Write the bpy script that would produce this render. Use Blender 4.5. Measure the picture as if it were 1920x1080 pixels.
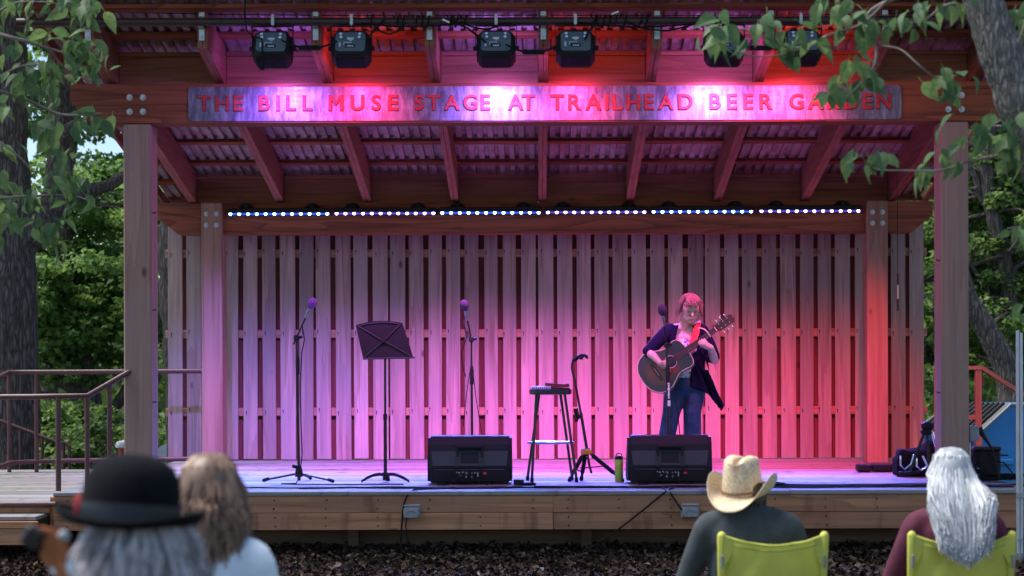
import bpy, bmesh, math, random
import numpy as np
from mathutils import Vector, Matrix, Quaternion, Euler

random.seed(7); np.random.seed(7)
R = math.radians
for o in list(bpy.data.objects): bpy.data.objects.remove(o)
sc = bpy.context.scene
C = sc.collection

# ------------------------------------------------------------------ camera
FPX = 1920 * 55 / 36.0            # focal length in photograph pixels
ZD = 0.57                         # deck height above the ground
CAMZ = ZD + 1.0
cam_d = bpy.data.cameras.new('camera'); cam = bpy.data.objects.new('camera', cam_d); C.objects.link(cam)
cam_d.sensor_width = 36; cam_d.lens = 55
cam_d.shift_x = -49 / 1920; cam_d.shift_y = 150 / 1920
cam_d.clip_start = 0.05; cam_d.clip_end = 2000
cam.location = (0, 0, CAMZ)
cam.rotation_euler = (R(90), R(0.17), 0)
cam_d.dof.use_dof = True; cam_d.dof.focus_distance = 14.3; cam_d.dof.aperture_fstop = 2.5
sc.camera = cam

# ------------------------------------------------------------------ sky, sun, exposure
world = bpy.data.worlds.new('World'); sc.world = world; world.use_nodes = True
wn = world.node_tree.nodes; wl = world.node_tree.links
sky = wn.new('ShaderNodeTexSky'); sky.sky_type = 'NISHITA'; sky.sun_disc = False
SUN_EL, SUN_ROT = R(62), R(-75)
sky.sun_elevation = SUN_EL; sky.sun_rotation = SUN_ROT
sky.air_density = 1.0; sky.dust_density = 0.6; sky.ozone_density = 2.0
bg = wn['Background']; bg.inputs['Strength'].default_value = 0.15
wl.new(sky.outputs['Color'], bg.inputs['Color'])
sun_d = bpy.data.lights.new('sun', 'SUN'); sun = bpy.data.objects.new('sun', sun_d); C.objects.link(sun)
sun_d.energy = 5.0; sun_d.angle = R(40); sun_d.color = (1.0, 0.95, 0.88)
# towards the sun: sky rotation is measured clockwise from +Y
sd = Vector((math.sin(SUN_ROT) * math.cos(SUN_EL), math.cos(SUN_ROT) * math.cos(SUN_EL), math.sin(SUN_EL)))
sun.rotation_euler = sd.to_track_quat('Z', 'Y').to_euler()
sun.location = (-5, -10, 20)
sc.view_settings.view_transform = 'Standard'; sc.view_settings.look = 'None'
sc.view_settings.exposure = 0.3; sc.view_settings.gamma = 1.0; sc.view_settings.use_curve_mapping = False
sc.render.engine = 'CYCLES'
sc.cycles.use_denoising = True
sc.cycles.max_bounces = 8; sc.cycles.diffuse_bounces = 4; sc.cycles.transparent_max_bounces = 8
sc.cycles.sample_clamp_indirect = 6.0

def P(x, y, s):
    """a point of the place from its photograph pixel and its scale (pixels per metre)"""
    return Vector(((x - 1009) / s, FPX / s, CAMZ + (690 - y) / s))

# ------------------------------------------------------------------ materials
MATS = {}
def newmat(name):
    m = bpy.data.materials.new(name); m.use_nodes = True
    nt = m.node_tree; b = nt.nodes['Principled BSDF']
    MATS[name] = m
    return m, nt, b
def N(nt, t, **kw):
    n = nt.nodes.new(t)
    for k, v in kw.items(): setattr(n, k, v)
    return n
def mixcol(nt, a, b, fac, blend='MIX'):
    n = nt.nodes.new('ShaderNodeMix'); n.data_type = 'RGBA'; n.blend_type = blend
    for s, v in ((6, a), (7, b), (0, fac)):
        if hasattr(v, 'links'): nt.links.new(v, n.inputs[s])
        elif s == 0: n.inputs[s].default_value = v
        else: n.inputs[s].default_value = (*v, 1)
    return n.outputs[2]
def math_(nt, op, a, b=None, clamp=False):
    n = nt.nodes.new('ShaderNodeMath'); n.operation = op; n.use_clamp = clamp
    for i, v in enumerate((a, b)):
        if v is None: continue
        if hasattr(v, 'links'): nt.links.new(v, n.inputs[i])
        else: n.inputs[i].default_value = v
    return n.outputs[0]
def ramp(nt, fac, stops):
    n = nt.nodes.new('ShaderNodeValToRGB'); nt.links.new(fac, n.inputs[0])
    el = n.color_ramp.elements
    while len(el) < len(stops): el.new(0.5)
    for e, (p, c) in zip(el, stops):
        e.position = p; e.color = (*c, 1) if len(c) == 3 else c
    return n.outputs[0]
def noise(nt, vec, scale, detail=4, rough=0.55, dist=0.0):
    n = nt.nodes.new('ShaderNodeTexNoise'); n.inputs['Scale'].default_value = scale
    n.inputs['Detail'].default_value = detail; n.inputs['Roughness'].default_value = rough
    n.inputs['Distortion'].default_value = dist
    if vec is not None: nt.links.new(vec, n.inputs['Vector'])
    return n.outputs['Fac']
def bump(nt, b, h, strength=0.3, dist=0.01):
    n = nt.nodes.new('ShaderNodeBump'); n.inputs['Strength'].default_value = strength
    n.inputs['Distance'].default_value = dist
    nt.links.new(h, n.inputs['Height']); nt.links.new(n.outputs[0], b.inputs['Normal'])
def coords(nt, rnd=True, scale=(1, 1, 1)):
    tc = nt.nodes.new('ShaderNodeTexCoord'); mp = nt.nodes.new('ShaderNodeMapping')
    mp.inputs['Scale'].default_value = scale
    nt.links.new(tc.outputs['Object'], mp.inputs[0])
    if rnd:
        oi = nt.nodes.new('ShaderNodeObjectInfo')
        cx = nt.nodes.new('ShaderNodeCombineXYZ')
        for i, k in enumerate((31.0, 57.0, 83.0)):
            nt.links.new(math_(nt, 'MULTIPLY', oi.outputs['Random'], k), cx.inputs[i])
        nt.links.new(cx.outputs[0], mp.inputs['Location'])
    return mp.outputs[0]

def plain(name, col, rough=0.6, metal=0.0, var=0.15, scale=12.0, bumpv=0.0, spec=None, coat=0.0, sheen=0.0):
    m, nt, b = newmat(name)
    v = coords(nt, True)
    n1 = noise(nt, v, scale, 5)
    lo = tuple(max(0, c * (1 - var)) for c in col); hi = tuple(min(1, c * (1 + var)) for c in col)
    c = ramp(nt, n1, [(0.3, lo), (0.7, hi)])
    nt.links.new(c, b.inputs['Base Color'])
    b.inputs['Roughness'].default_value = rough; b.inputs['Metallic'].default_value = metal
    if spec is not None: b.inputs['Specular IOR Level'].default_value = spec
    b.inputs['Coat Weight'].default_value = coat
    b.inputs['Sheen Weight'].default_value = sheen
    if bumpv: bump(nt, b, noise(nt, v, scale * 3, 4), bumpv, 0.004)
    return m

def wood(name, light, dark, axis, rings=7.0, ringmix=0.35, rough=0.75, across=9.0, along=0.55, var=0.18, knots=True, grey=None, stains=False):
    """board wood: stretched noise, contour rings, knots, every board its own tone"""
    m, nt, b = newmat(name)
    sc_ = [across] * 3; sc_['xyz'.index(axis)] = along
    v = coords(nt, True, tuple(sc_))
    big = noise(nt, v, 0.55, 2, 0.4, 0.3)
    fr = math_(nt, 'FRACT', math_(nt, 'MULTIPLY', big, rings))
    fr = math_(nt, 'POWER', fr, 2.2)
    sc2 = [across * 4.2] * 3; sc2['xyz'.index(axis)] = along * 2.2
    v2 = coords(nt, True, tuple(sc2))
    fine = noise(nt, v2, 1.0, 5, 0.65)
    c = ramp(nt, fine, [(0.32, tuple(0.35 * x + 0.65 * y for x, y in zip(light, dark))), (0.52, light), (0.75, tuple(min(1, 1.18 * x) for x in light))])
    c = mixcol(nt, c, dark, math_(nt, 'MULTIPLY', fr, ringmix))
    # broad uneven weathering
    v3 = coords(nt, True, tuple(2.2 if a != axis else 0.9 for a in 'xyz'))
    w = noise(nt, v3, 1.3, 4, 0.6)
    if grey:
        c = mixcol(nt, c, grey, ramp(nt, w, [(0.38, (0, 0, 0)), (0.68, (0.85, 0.85, 0.85))]))
    if knots:
        kv = coords(nt, True, tuple(1.0 if a != axis else 0.5 for a in 'xyz'))
        vo = nt.nodes.new('ShaderNodeTexVoronoi'); vo.inputs['Scale'].default_value = 4.2
        nt.links.new(kv, vo.inputs['Vector'])
        k = ramp(nt, vo.outputs['Distance'], [(0.055, (1, 1, 1)), (0.12, (0, 0, 0))])
        sel = math_(nt, 'GREATER_THAN', nt_sep(nt, vo.outputs['Color']), 0.55)
        c = mixcol(nt, c, tuple(x * 0.45 for x in dark), math_(nt, 'MULTIPLY', math_(nt, 'MULTIPLY', k, sel), 0.8))
    if stains:
        sv = coords(nt, True, tuple(6.0 if a == axis else 1.2 for a in 'xyz'))
        st = ramp(nt, noise(nt, sv, 1.0, 3, 0.6), [(0.56, (0, 0, 0)), (0.72, (0.6, 0.6, 0.6))])
        c = mixcol(nt, c, tuple(x * 0.5 for x in dark), st)
    oi = nt.nodes.new('ShaderNodeObjectInfo')
    hs = nt.nodes.new('ShaderNodeHueSaturation')
    mr = nt.nodes.new('ShaderNodeMapRange'); mr.inputs[3].default_value = 1 - var; mr.inputs[4].default_value = 1 + var
    nt.links.new(oi.outputs['Random'], mr.inputs[0]); nt.links.new(mr.outputs[0], hs.inputs['Value'])
    nt.links.new(c, hs.inputs['Color'])
    nt.links.new(hs.outputs[0], b.inputs['Base Color'])
    b.inputs['Roughness'].default_value = rough
    b.inputs['Specular IOR Level'].default_value = 0.3
    bump(nt, b, math_(nt, 'ADD', fine, math_(nt, 'MULTIPLY', fr, -0.4)), 0.35, 0.006)
    return m
def nt_sep(nt, col):
    n = nt.nodes.new('ShaderNodeSeparateColor'); nt.links.new(col, n.inputs[0]); return n.outputs[0]
def emit(name, col, strength):
    m, nt, b = newmat(name)
    b.inputs['Base Color'].default_value = (*col, 1)
    b.inputs['Emission Color'].default_value = (*col, 1); b.inputs['Emission Strength'].default_value = strength
    return m
def leafmat(name, c0, c1, c2, trans=0.45, rough=0.5, rnd_object=False):
    m, nt, b = newmat(name)
    if rnd_object:
        oi = nt.nodes.new('ShaderNodeObjectInfo'); t = oi.outputs['Random']
    else:
        at = nt.nodes.new('ShaderNodeAttribute'); at.attribute_name = 'tint'; t = at.outputs['Fac']
    c = ramp(nt, t, [(0.0, c0), (0.5, c1), (1.0, c2)])
    if rnd_object:
        v = coords(nt, True)
        c = mixcol(nt, c, tuple(x * 0.7 for x in c0), ramp(nt, noise(nt, v, 40, 3), [(0.45, (0, 0, 0)), (0.7, (0.6, 0.6, 0.6))]))
    nt.links.new(c, b.inputs['Base Color']); b.inputs['Roughness'].default_value = rough
    b.inputs['Specular IOR Level'].default_value = 0.35
    tr = nt.nodes.new('ShaderNodeBsdfTranslucent')
    hs = nt.nodes.new('ShaderNodeHueSaturation'); hs.inputs['Value'].default_value = 1.5; hs.inputs['Hue'].default_value = 0.485
    nt.links.new(c, hs.inputs['Color']); nt.links.new(hs.outputs[0], tr.inputs['Color'])
    mx = nt.nodes.new('ShaderNodeMixShader'); mx.inputs[0].default_value = trans
    nt.links.new(b.outputs[0], mx.inputs[1]); nt.links.new(tr.outputs[0], mx.inputs[2])
    nt.links.new(mx.outputs[0], nt.nodes['Material Output'].inputs['Surface'])
    return m
def bark(name, light, dark, scale=1.0):
    m, nt, b = newmat(name)
    v = coords(nt, True, (9 * scale, 9 * scale, 1.6 * scale))
    vo = nt.nodes.new('ShaderNodeTexVoronoi'); vo.inputs['Scale'].default_value = 2.2; vo.feature = 'DISTANCE_TO_EDGE'
    vd = nt.nodes.new('ShaderNodeVectorMath'); vd.operation = 'ADD'
    nz = nt.nodes.new('ShaderNodeTexNoise'); nz.inputs['Scale'].default_value = 1.5; nt.links.new(v, nz.inputs['Vector'])
    nt.links.new(v, vd.inputs[0]); nt.links.new(nz.outputs['Color'], vd.inputs[1])
    nt.links.new(vd.outputs[0], vo.inputs['Vector'])
    n1 = noise(nt, v, 2.0, 6, 0.7)
    h = math_(nt, 'MULTIPLY', math_(nt, 'ADD', math_(nt, 'MULTIPLY', vo.outputs['Distance'], 2.0, True), n1), 0.6)
    c = ramp(nt, h, [(0.25, dark), (0.75, light)])
    nt.links.new(c, b.inputs['Base Color']); b.inputs['Roughness'].default_value = 0.95
    b.inputs['Specular IOR Level'].default_value = 0.15
    bump(nt, b, h, 0.9, 0.03)
    return m

fir_x = wood('fir_beam', (0.29, 0.088, 0.042), (0.075, 0.02, 0.012), 'x', rings=12, ringmix=0.62, across=5.5, along=0.45, var=0.1)
fir_y = wood('fir_rafter', (0.30, 0.115, 0.075), (0.15, 0.05, 0.035), 'y', rings=6, ringmix=0.4, across=6, along=0.5, var=0.12, knots=False)
post_z = wood('post_timber', (0.35, 0.225, 0.17), (0.17, 0.095, 0.07), 'z', rings=6, ringmix=0.4, across=7, along=0.35, var=0.07, grey=(0.28, 0.205, 0.17))
postred_z = wood('rear_post_timber', (0.36, 0.205, 0.15), (0.18, 0.09, 0.06), 'z', rings=6, ringmix=0.4, across=6, along=0.4, var=0.06)
board_z = wood('weathered_board', (0.38, 0.285, 0.235), (0.15, 0.095, 0.075), 'z', rings=6, ringmix=0.5, across=8, along=0.55, var=0.2, grey=(0.27, 0.235, 0.215))
redboard_z = wood('backing_board_wood', (0.17, 0.05, 0.04), (0.09, 0.025, 0.02), 'z', rings=5, ringmix=0.3, across=8, along=0.5, var=0.12)
rail_x = wood('rail_wood', (0.42, 0.23, 0.15), (0.2, 0.10, 0.06), 'x', rings=5, ringmix=0.35, across=8, along=0.5, var=0.1, knots=False)
deck_x = wood('deck_plank_wood', (0.27, 0.255, 0.24), (0.12, 0.105, 0.095), 'x', rings=4, ringmix=0.35, across=9, along=0.35, var=0.25, grey=(0.23, 0.225, 0.225), stains=True)
fascia_x = wood('fascia_wood', (0.52, 0.25, 0.13), (0.19, 0.075, 0.035), 'x', rings=7, ringmix=0.5, across=5, along=0.45, var=0.1, grey=(0.38, 0.20, 0.12), stains=True)
darkwood_x = wood('skirt_wood', (0.17, 0.11, 0.08), (0.08, 0.05, 0.035), 'x', rings=5, ringmix=0.35, across=6, var=0.1)
railing_wood = wood('orange_railing_wood', (0.40, 0.20, 0.12), (0.22, 0.10, 0.06), 'x', rings=4, ringmix=0.25, across=9, var=0.08, knots=False)
galv = plain('galvanised_steel', (0.42, 0.44, 0.46), 0.42, 0.7, 0.15, 30)
pipe_m = plain('brown_steel_pipe', (0.045, 0.022, 0.02), 0.5, 0.0, 0.25, 20)
railpaint = plain('maroon_rail_paint', (0.085, 0.032, 0.034), 0.42, 0.0, 0.22, 25, 0.1)
black = plain('black_plastic', (0.012, 0.012, 0.014), 0.6, 0.0, 0.3, 60, 0.15, spec=.25)
blackgloss = plain('black_enamel', (0.014, 0.014, 0.016), 0.38, 0.0, 0.2, 30, spec=.35)
rubber = plain('black_rubber', (0.009, 0.009, 0.009), 0.7, 0, 0.2, 30, spec=.2)
darkgrey = plain('charcoal_plastic', (0.032, 0.038, 0.044), 0.55, 0.0, 0.25, 70, 0.2)
midgrey = plain('grey_plastic', (0.26, 0.28, 0.29), 0.5, 0.0, 0.15, 20)
chrome = plain('chrome', (0.75, 0.76, 0.78), 0.18, 1.0, 0.05, 20)
white_p = plain('white_plastic', (0.78, 0.8, 0.82), 0.5, 0.0, 0.05, 10)
ink = plain('pale_print', (0.5, 0.62, 0.7), 0.6, 0, 0.1)
red_p = plain('red_plastic', (0.55, 0.03, 0.03), 0.4, 0, 0.1)

# ------------------------------------------------------------------ mesh helpers
class MB:
    def __init__(self): self.v = []; self.f = []
    def add(self, vs, fs):
        o = len(self.v); self.v += [tuple(p) for p in vs]; self.f += [tuple(i + o for i in q) for q in fs]; return self
    def box(self, c, size, rot=None, ch=0.0):
        hx, hy, hz = (a / 2 for a in size)
        if ch <= 0:
            vs = [Vector((x, y, z)) for x in (-hx, hx) for y in (-hy, hy) for z in (-hz, hz)]
            fs = [(0, 1, 3, 2), (4, 6, 7, 5), (0, 4, 5, 1), (2, 3, 7, 6), (0, 2, 6, 4), (1, 5, 7, 3)]
        else:
            ch = min(ch, hx * .9, hy * .9, hz * .9)
            vs = []; idx = {}
            for sx in (-1, 1):
                for sy in (-1, 1):
                    for sz in (-1, 1):
                        for k in range(3):
                            p = [sx * (hx - ch), sy * (hy - ch), sz * (hz - ch)]
                            p[k] = (sx * hx, sy * hy, sz * hz)[k]
                            idx[(sx, sy, sz, k)] = len(vs); vs.append(Vector(p))
            fs = []
            for k in range(3):
                a, b = [i for i in range(3) if i != k]
                for s in (-1, 1):
                    q = []
                    for (u, w) in ((-1, -1), (1, -1), (1, 1), (-1, 1)):
                        t = [0, 0, 0]; t[k] = s; t[a] = u; t[b] = w; q.append(idx[(*t, k)])
                    fs.append(tuple(q))
                for u in (-1, 1):
                    for w in (-1, 1):
                        t0 = [0, 0, 0]; t0[k] = -1; t0[a] = u; t0[b] = w
                        t1 = list(t0); t1[k] = 1
                        fs.append((idx[(*t0, a)], idx[(*t1, a)], idx[(*t1, b)], idx[(*t0, b)]))
            for sx in (-1, 1):
                for sy in (-1, 1):
                    for sz in (-1, 1): fs.append(tuple(idx[(sx, sy, sz, k)] for k in range(3)))
        M = rot if rot is not None else Matrix.Identity(3)
        c = Vector(c)
        return self.add([M @ p + c for p in vs], fs)
    def tube(self, pts, rad, n=8, caps=True, round_=False):
        pts = [Vector(p) for p in pts]
        if not isinstance(rad, (list, tuple)): rad = [rad] * len(pts)
        rad = list(rad)
        if round_:
            d0 = (pts[0] - pts[1]).normalized(); d1 = (pts[-1] - pts[-2]).normalized()
            a, b = pts[0], pts[-1]; ra, rb = rad[0], rad[-1]
            pre = [(a + d0 * ra * math.sin(t), ra * math.cos(t)) for t in (R(85), R(60), R(30))]
            post = [(b + d1 * rb * math.sin(t), rb * math.cos(t)) for t in (R(30), R(60), R(85))]
            pts = [p for p, _ in pre] + pts + [p for p, _ in post]
            rad = [r for _, r in pre] + rad + [r for _, r in post]
        vs = []; fs = []
        up = None
        for i, p in enumerate(pts):
            t = (pts[min(i + 1, len(pts) - 1)] - pts[max(i - 1, 0)])
            if t.length < 1e-9: t = Vector((0, 0, 1))
            t.normalize()
            if up is None:
                up = Vector((0, 0, 1)) if abs(t.z) < 0.9 else Vector((1, 0, 0))
            a = t.cross(up)
            if a.length < 1e-6: a = t.cross(Vector((0.3, 1, 0.2)))
            a.normalize(); b = a.cross(t).normalized(); up = b
            for k in range(n):
                an = 2 * math.pi * k / n
                vs.append(p + (a * math.cos(an) + b * math.sin(an)) * rad[i])
        m = len(pts)
        for i in range(m - 1):
            for k in range(n):
                fs.append((i * n + k, i * n + (k + 1) % n, (i + 1) * n + (k + 1) % n, (i + 1) * n + k))
        if caps:
            fs.append(tuple(range(n))[::-1]); fs.append(tuple((m - 1) * n + k for k in range(n)))
        return self.add(vs, fs)
    def cyl(self, a, b, r, n=12, r2=None): return self.tube([a, b], [r, r if r2 is None else r2], n)
    def lathe(self, prof, c=(0, 0, 0), n=24, sx=1, sy=1, rot=None):
        vs = []; fs = []
        M = rot if rot is not None else Matrix.Identity(3)
        c = Vector(c)
        for (r, z) in prof:
            for k in range(n):
                a = 2 * math.pi * k / n
                vs.append(M @ Vector((r * sx * math.cos(a), r * sy * math.sin(a), z)) + c)
        for i in range(len(prof) - 1):
            for k in range(n):
                fs.append((i * n + k, i * n + (k + 1) % n, (i + 1) * n + (k + 1) % n, (i + 1) * n + k))
        fs.append(tuple(range(n))[::-1]); fs.append(tuple((len(prof) - 1) * n + k for k in range(n)))
        return self.add(vs, fs)
    def ell(self, c, r, rot=None, n=14, m=9):
        prof = [(math.sin(math.pi * i / m), -math.cos(math.pi * i / m)) for i in range(m + 1)]
        prof[0] = (0.02, -1); prof[-1] = (0.02, 1)
        vs = []; fs = []
        M = rot if rot is not None else Matrix.Identity(3)
        c = Vector(c)
        for (q, z) in prof:
            for k in range(n):
                a = 2 * math.pi * k / n
                vs.append(M @ Vector((q * r[0] * math.cos(a), q * r[1] * math.sin(a), z * r[2])) + c)
        for i in range(m):
            for k in range(n):
                fs.append((i * n + k, i * n + (k + 1) % n, (i + 1) * n + (k + 1) % n, (i + 1) * n + k))
        fs.append(tuple(range(n))[::-1]); fs.append(tuple(m * n + k for k in range(n)))
        return self.add(vs, fs)
    def prism(self, poly, fn):
        """poly: 2D outline; fn(p, side) -> 3D for side 0 / 1"""
        n = len(poly)
        vs = [fn(p, 0) for p in poly] + [fn(p, 1) for p in poly]
        fs = [tuple(range(n))[::-1], tuple(range(n, 2 * n))]
        fs += [(i, (i + 1) % n, n + (i + 1) % n, n + i) for i in range(n)]
        return self.add(vs, fs)
    def mesh(self, name, smooth=False):
        me = bpy.data.meshes.new(name); me.from_pydata(self.v, [], self.f)
        bm = bmesh.new(); bm.from_mesh(me); bmesh.ops.recalc_face_normals(bm, faces=bm.faces); bm.to_mesh(me); bm.free()
        if smooth:
            me.shade_smooth()
            try: me.set_sharp_from_angle(angle=R(40))
            except Exception: pass
        return me

WLOC = {}
def link(name, data, parent=None, loc=(0, 0, 0), rot=None, mat=None, shared=False):
    """link data as one object; loc is in world space, parents carry no rotation"""
    o = bpy.data.objects.new(name, data); C.objects.link(o)
    loc = Vector(loc)
    WLOC[o.name] = loc.copy()
    if parent is not None:
        o.parent = parent; o.location = loc - WLOC[parent.name]
    else: o.location = loc
    if rot is not None: o.rotation_euler = rot
    if mat is not None and not (shared and len(data.materials)):
        data.materials.clear(); data.materials.append(mat)
    return o
def obj(name, mb, mat, parent=None, loc=(0, 0, 0), rot=None, smooth=False):
    return link(name, mb.mesh(name, smooth), parent, loc, rot, mat)
def thing(name, label, cat, loc, group=None):
    o = bpy.data.objects.new(name, None); C.objects.link(o); o.empty_display_size = 0.1
    o.location = Vector(loc); WLOC[o.name] = Vector(loc)
    tag(o, label, cat, group); return o
def tag(o, label=None, cat=None, group=None, kind=None):
    if label: o['label'] = label
    if cat: o['category'] = cat
    if group: o['group'] = group
    if kind: o['kind'] = kind
    return o
def copy_tree(o, delta, parent=None):
    c = o.copy(); C.objects.link(c); WLOC[c.name] = WLOC[o.name] + Vector(delta)
    c.parent = parent
    if parent is None: c.location = WLOC[c.name]
    for ch in [x for x in bpy.data.objects if x.parent == o]: copy_tree(ch, delta, c)
    return c
def cbox_mesh(size, ch, mat, name='board'):
    me = MB().box((0, 0, 0), size, None, ch).mesh(name); me.materials.append(mat); return me
def rotm(x=0, y=0, z=0): return Euler((R(x), R(y), R(z))).to_matrix()
def remeshed(name, mb, mat, parent, voxel=0.008, smooth=4, loc=(0, 0, 0)):
    """fuse the closed shapes in mb into one continuous skin"""
    me = mb.mesh(name); t = bpy.data.objects.new('tmp', me); C.objects.link(t)
    r = t.modifiers.new('r', 'REMESH'); r.mode = 'VOXEL'; r.voxel_size = voxel; r.use_smooth_shade = True
    s = t.modifiers.new('s', 'SMOOTH'); s.iterations = smooth; s.factor = 0.5
    dg = bpy.context.evaluated_depsgraph_get(); dg.update()
    me2 = bpy.data.meshes.new_from_object(t.evaluated_get(dg)); me2.name = name
    bpy.data.objects.remove(t)
    for p in me2.polygons: p.use_smooth = True
    return link(name, me2, parent, loc, None, mat)

# ------------------------------------------------------------------ ground
gm, nt, b = newmat('mulch_ground')
v = coords(nt, False)
n1 = noise(nt, v, 9.0, 8, 0.75, 0.4); n2 = noise(nt, v, 0.6, 3)
c = ramp(nt, n1, [(0.3, (0.018, 0.013, 0.011)), (0.55, (0.055, 0.040, 0.033)), (0.78, (0.12, 0.09, 0.075))])
c = mixcol(nt, c, (0.045, 0.055, 0.022), ramp(nt, n2, [(0.5, (0, 0, 0)), (0.75, (0.5, 0.5, 0.5))]))
nt.links.new(c, b.inputs['Base Color']); b.inputs['Roughness'].default_value = 0.95
bump(nt, b, n1, 1.0, 0.05)
g = MB()
xs = [-200, -40, -12, -6, -3, 0, 3, 6, 12, 40, 200]; ys = [-60, -10, 0, 6, 10, 12, 13, 14, 20, 30, 60, 300]
g.add([(x, y, 0.0) for y in ys for x in xs], [(j * 11 + i, j * 11 + i + 1, (j + 1) * 11 + i + 1, (j + 1) * 11 + i) for j in range(11) for i in range(10)])
tag(obj('ground', g, gm), kind='structure')

def scatter_mesh(name, cen, size, tvec, nvec, tint, wid=0.45, cup=0.12):
    """one mesh of N small folded leaves (numpy)"""
    Nn = len(cen)
    tvec = tvec / np.maximum(np.linalg.norm(tvec, axis=1, keepdims=True), 1e-6)
    sv = np.cross(tvec, nvec); sv /= np.maximum(np.linalg.norm(sv, axis=1, keepdims=True), 1e-6)
    nv = np.cross(sv, tvec)
    s = size[:, None]
    V = np.empty((Nn, 4, 3), np.float32)
    V[:, 0] = cen - tvec * s * 0.5
    V[:, 1] = cen + sv * s * wid + nv * s * cup - tvec * s * 0.08
    V[:, 2] = cen + tvec * s * 0.5 - nv * s * 0.08
    V[:, 3] = cen - sv * s * wid + nv * s * cup - tvec * s * 0.08
    me = bpy.data.meshes.new(name)
    me.vertices.add(Nn * 4); me.vertices.foreach_set('co', V.ravel())
    base = (np.arange(Nn) * 4)[:, None]
    L = np.concatenate([base + np.array([[0, 1, 2]]), base + np.array([[0, 2, 3]])], axis=1).ravel().astype(np.int32)
    me.loops.add(len(L)); me.loops.foreach_set('vertex_index', L)
    me.polygons.add(Nn * 2); me.polygons.foreach_set('loop_start', np.arange(0, Nn * 6, 3, dtype=np.int32))
    me.update(calc_edges=True)
    at = me.attributes.new('tint', 'FLOAT', 'POINT'); at.data.foreach_set('value', np.repeat(tint.astype(np.float32), 4))
    return me
rng = np.random.default_rng(11)
# leaf litter heaped against and under the stage
litter_m, nt, b = newmat('dead_leaves')
at = nt.nodes.new('ShaderNodeAttribute'); at.attribute_name = 'tint'
c = ramp(nt, at.outputs['Fac'], [(0, (0.018, 0.012, 0.009)), (0.6, (0.062, 0.04, 0.029)), (0.93, (0.12, 0.08, 0.056)), (1.0, (0.24, 0.19, 0.15))])
nt.links.new(c, b.inputs['Base Color']); b.inputs['Roughness'].default_value = 0.95; b.inputs['Specular IOR Level'].default_value = 0.05
n = 34000
cen = np.stack([rng.uniform(-6, 6, n), rng.uniform(10.6, 13.9, n), np.zeros(n)], 1)
cen[:, 2] = 0.012 + 0.05 * rng.random(n) + 0.05 * np.clip((cen[:, 1] - 12.4), 0, 1)
me = scatter_mesh('leaf_litter', cen, rng.uniform(0.025, 0.075, n), rng.normal(size=(n, 3)) * [1, 1, 0.45], rng.normal(size=(n, 3)) * [0.6, 0.6, 1], rng.random(n), 0.36, 0.2)
tag(link('leaf_litter', me, None, (0, 0, 0), None, litter_m), 'brown dead leaves and mulch heaped along the foot of the stage', 'leaf litter', kind='stuff')

# ------------------------------------------------------------------ stage deck
DF, DB, DL, DR = 12.74, 17.15, -3.95, 4.05         # front, back, left, right
deck = thing('stage_deck', 'weathered grey plank stage deck with brown board fascia', 'stage', (0.07, 14.9, 0))
pw, gap = 0.137, 0.006
lens = {}
def plank(parent, x0, x1, yc, ztop, mat=deck_x, w=pw, th=0.034, name='plank'):
    key = (round(x1 - x0, 2), mat.name, w)
    if key not in lens: lens[key] = cbox_mesh((x1 - x0, w, th), 0.005, mat, name)
    return link(name, lens[key], parent, ((x0 + x1) / 2, yc, ztop - th / 2 + random.uniform(-0.0015, 0.0015)))
y = DF + pw / 2 - 0.02; k = 0
while y < DB:
    cut = [DL, DL + (2.4, 3.6, 1.2, 4.8)[k % 4], DL + (6.0, 6.6, 4.8, 7.2)[k % 4], DR]
    cut = [DL] + [c_ for c_ in cut[1:3]] + [DR]
    for a, b_ in zip(cut[:-1], cut[1:]): plank(deck, a + 0.002, b_ - 0.002, y, ZD)
    y += pw + gap; k += 1
# two courses of fascia boards, butted at different places
for z0, z1, seams in ((ZD - 0.175, ZD - 0.037, (0.12, 9)), (ZD - 0.315, ZD - 0.178, (0.12, 9))):
    xs_ = [DL, seams[0], DR]
    for a, b_ in zip(xs_[:-1], xs_[1:]):
        fb = link('fascia_board', cbox_mesh((b_ - a - 0.004, 0.036, z1 - z0), 0.004, fascia_x, 'fascia_board'), deck, ((a + b_) / 2, DF + 0.01 + random.uniform(-.002, .002), (z0 + z1) / 2))
        m_ = MB(); xx = a + 0.12
        while xx < b_ - 0.05:
            for dz in (-0.035, 0.035):
                m_.cyl((xx + random.uniform(-.01, .01), DF - 0.012, (z0 + z1) / 2 + dz), (xx, DF + 0.0, (z0 + z1) / 2 + dz), 0.0065, 7)
            xx += 0.42 if random.random() < .75 else 0.84
        sc_o = obj('screw_heads', m_, black, fb); tag(sc_o, kind='stuff')
link('end_board', cbox_mesh((0.036, DB - DF, 0.28), 0.004, fascia_x, 'end_board'), deck, (DL - 0.02, (DF + DB) / 2 + 0.03, ZD - 0.18))
link('end_board', cbox_mesh((0.036, DB - DF, 0.28), 0.004, fascia_x, 'end_board'), deck, (DR + 0.02, (DF + DB) / 2 + 0.03, ZD - 0.18))
link('skirt_board', cbox_mesh((DR - DL - .1, 0.04, 0.2), 0.004, darkwood_x, 'skirt_board'), deck, (0.05, DF + 0.5, 0.1))
link('skirt_board', cbox_mesh((DR - DL - .1, 0.04, 0.14), 0.004, darkwood_x, 'skirt_board'), deck, (0.05, DF + 0.52, 0.285))
for x in (-3.3, -1.55, 0.4, 2.1, 3.6):
    link('pier_post', cbox_mesh((0.09, 0.09, 0.30), 0.006, darkwood_x, 'pier_post'), deck, (x, DF + 0.38, 0.15))
obj('conduit', MB().tube([(DL + .2, DF + 0.42, 0.235), (0.0, DF + 0.42, 0.225), (DR - .2, DF + 0.42, 0.245)], 0.012, 8), galv, deck, smooth=True)

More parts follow.
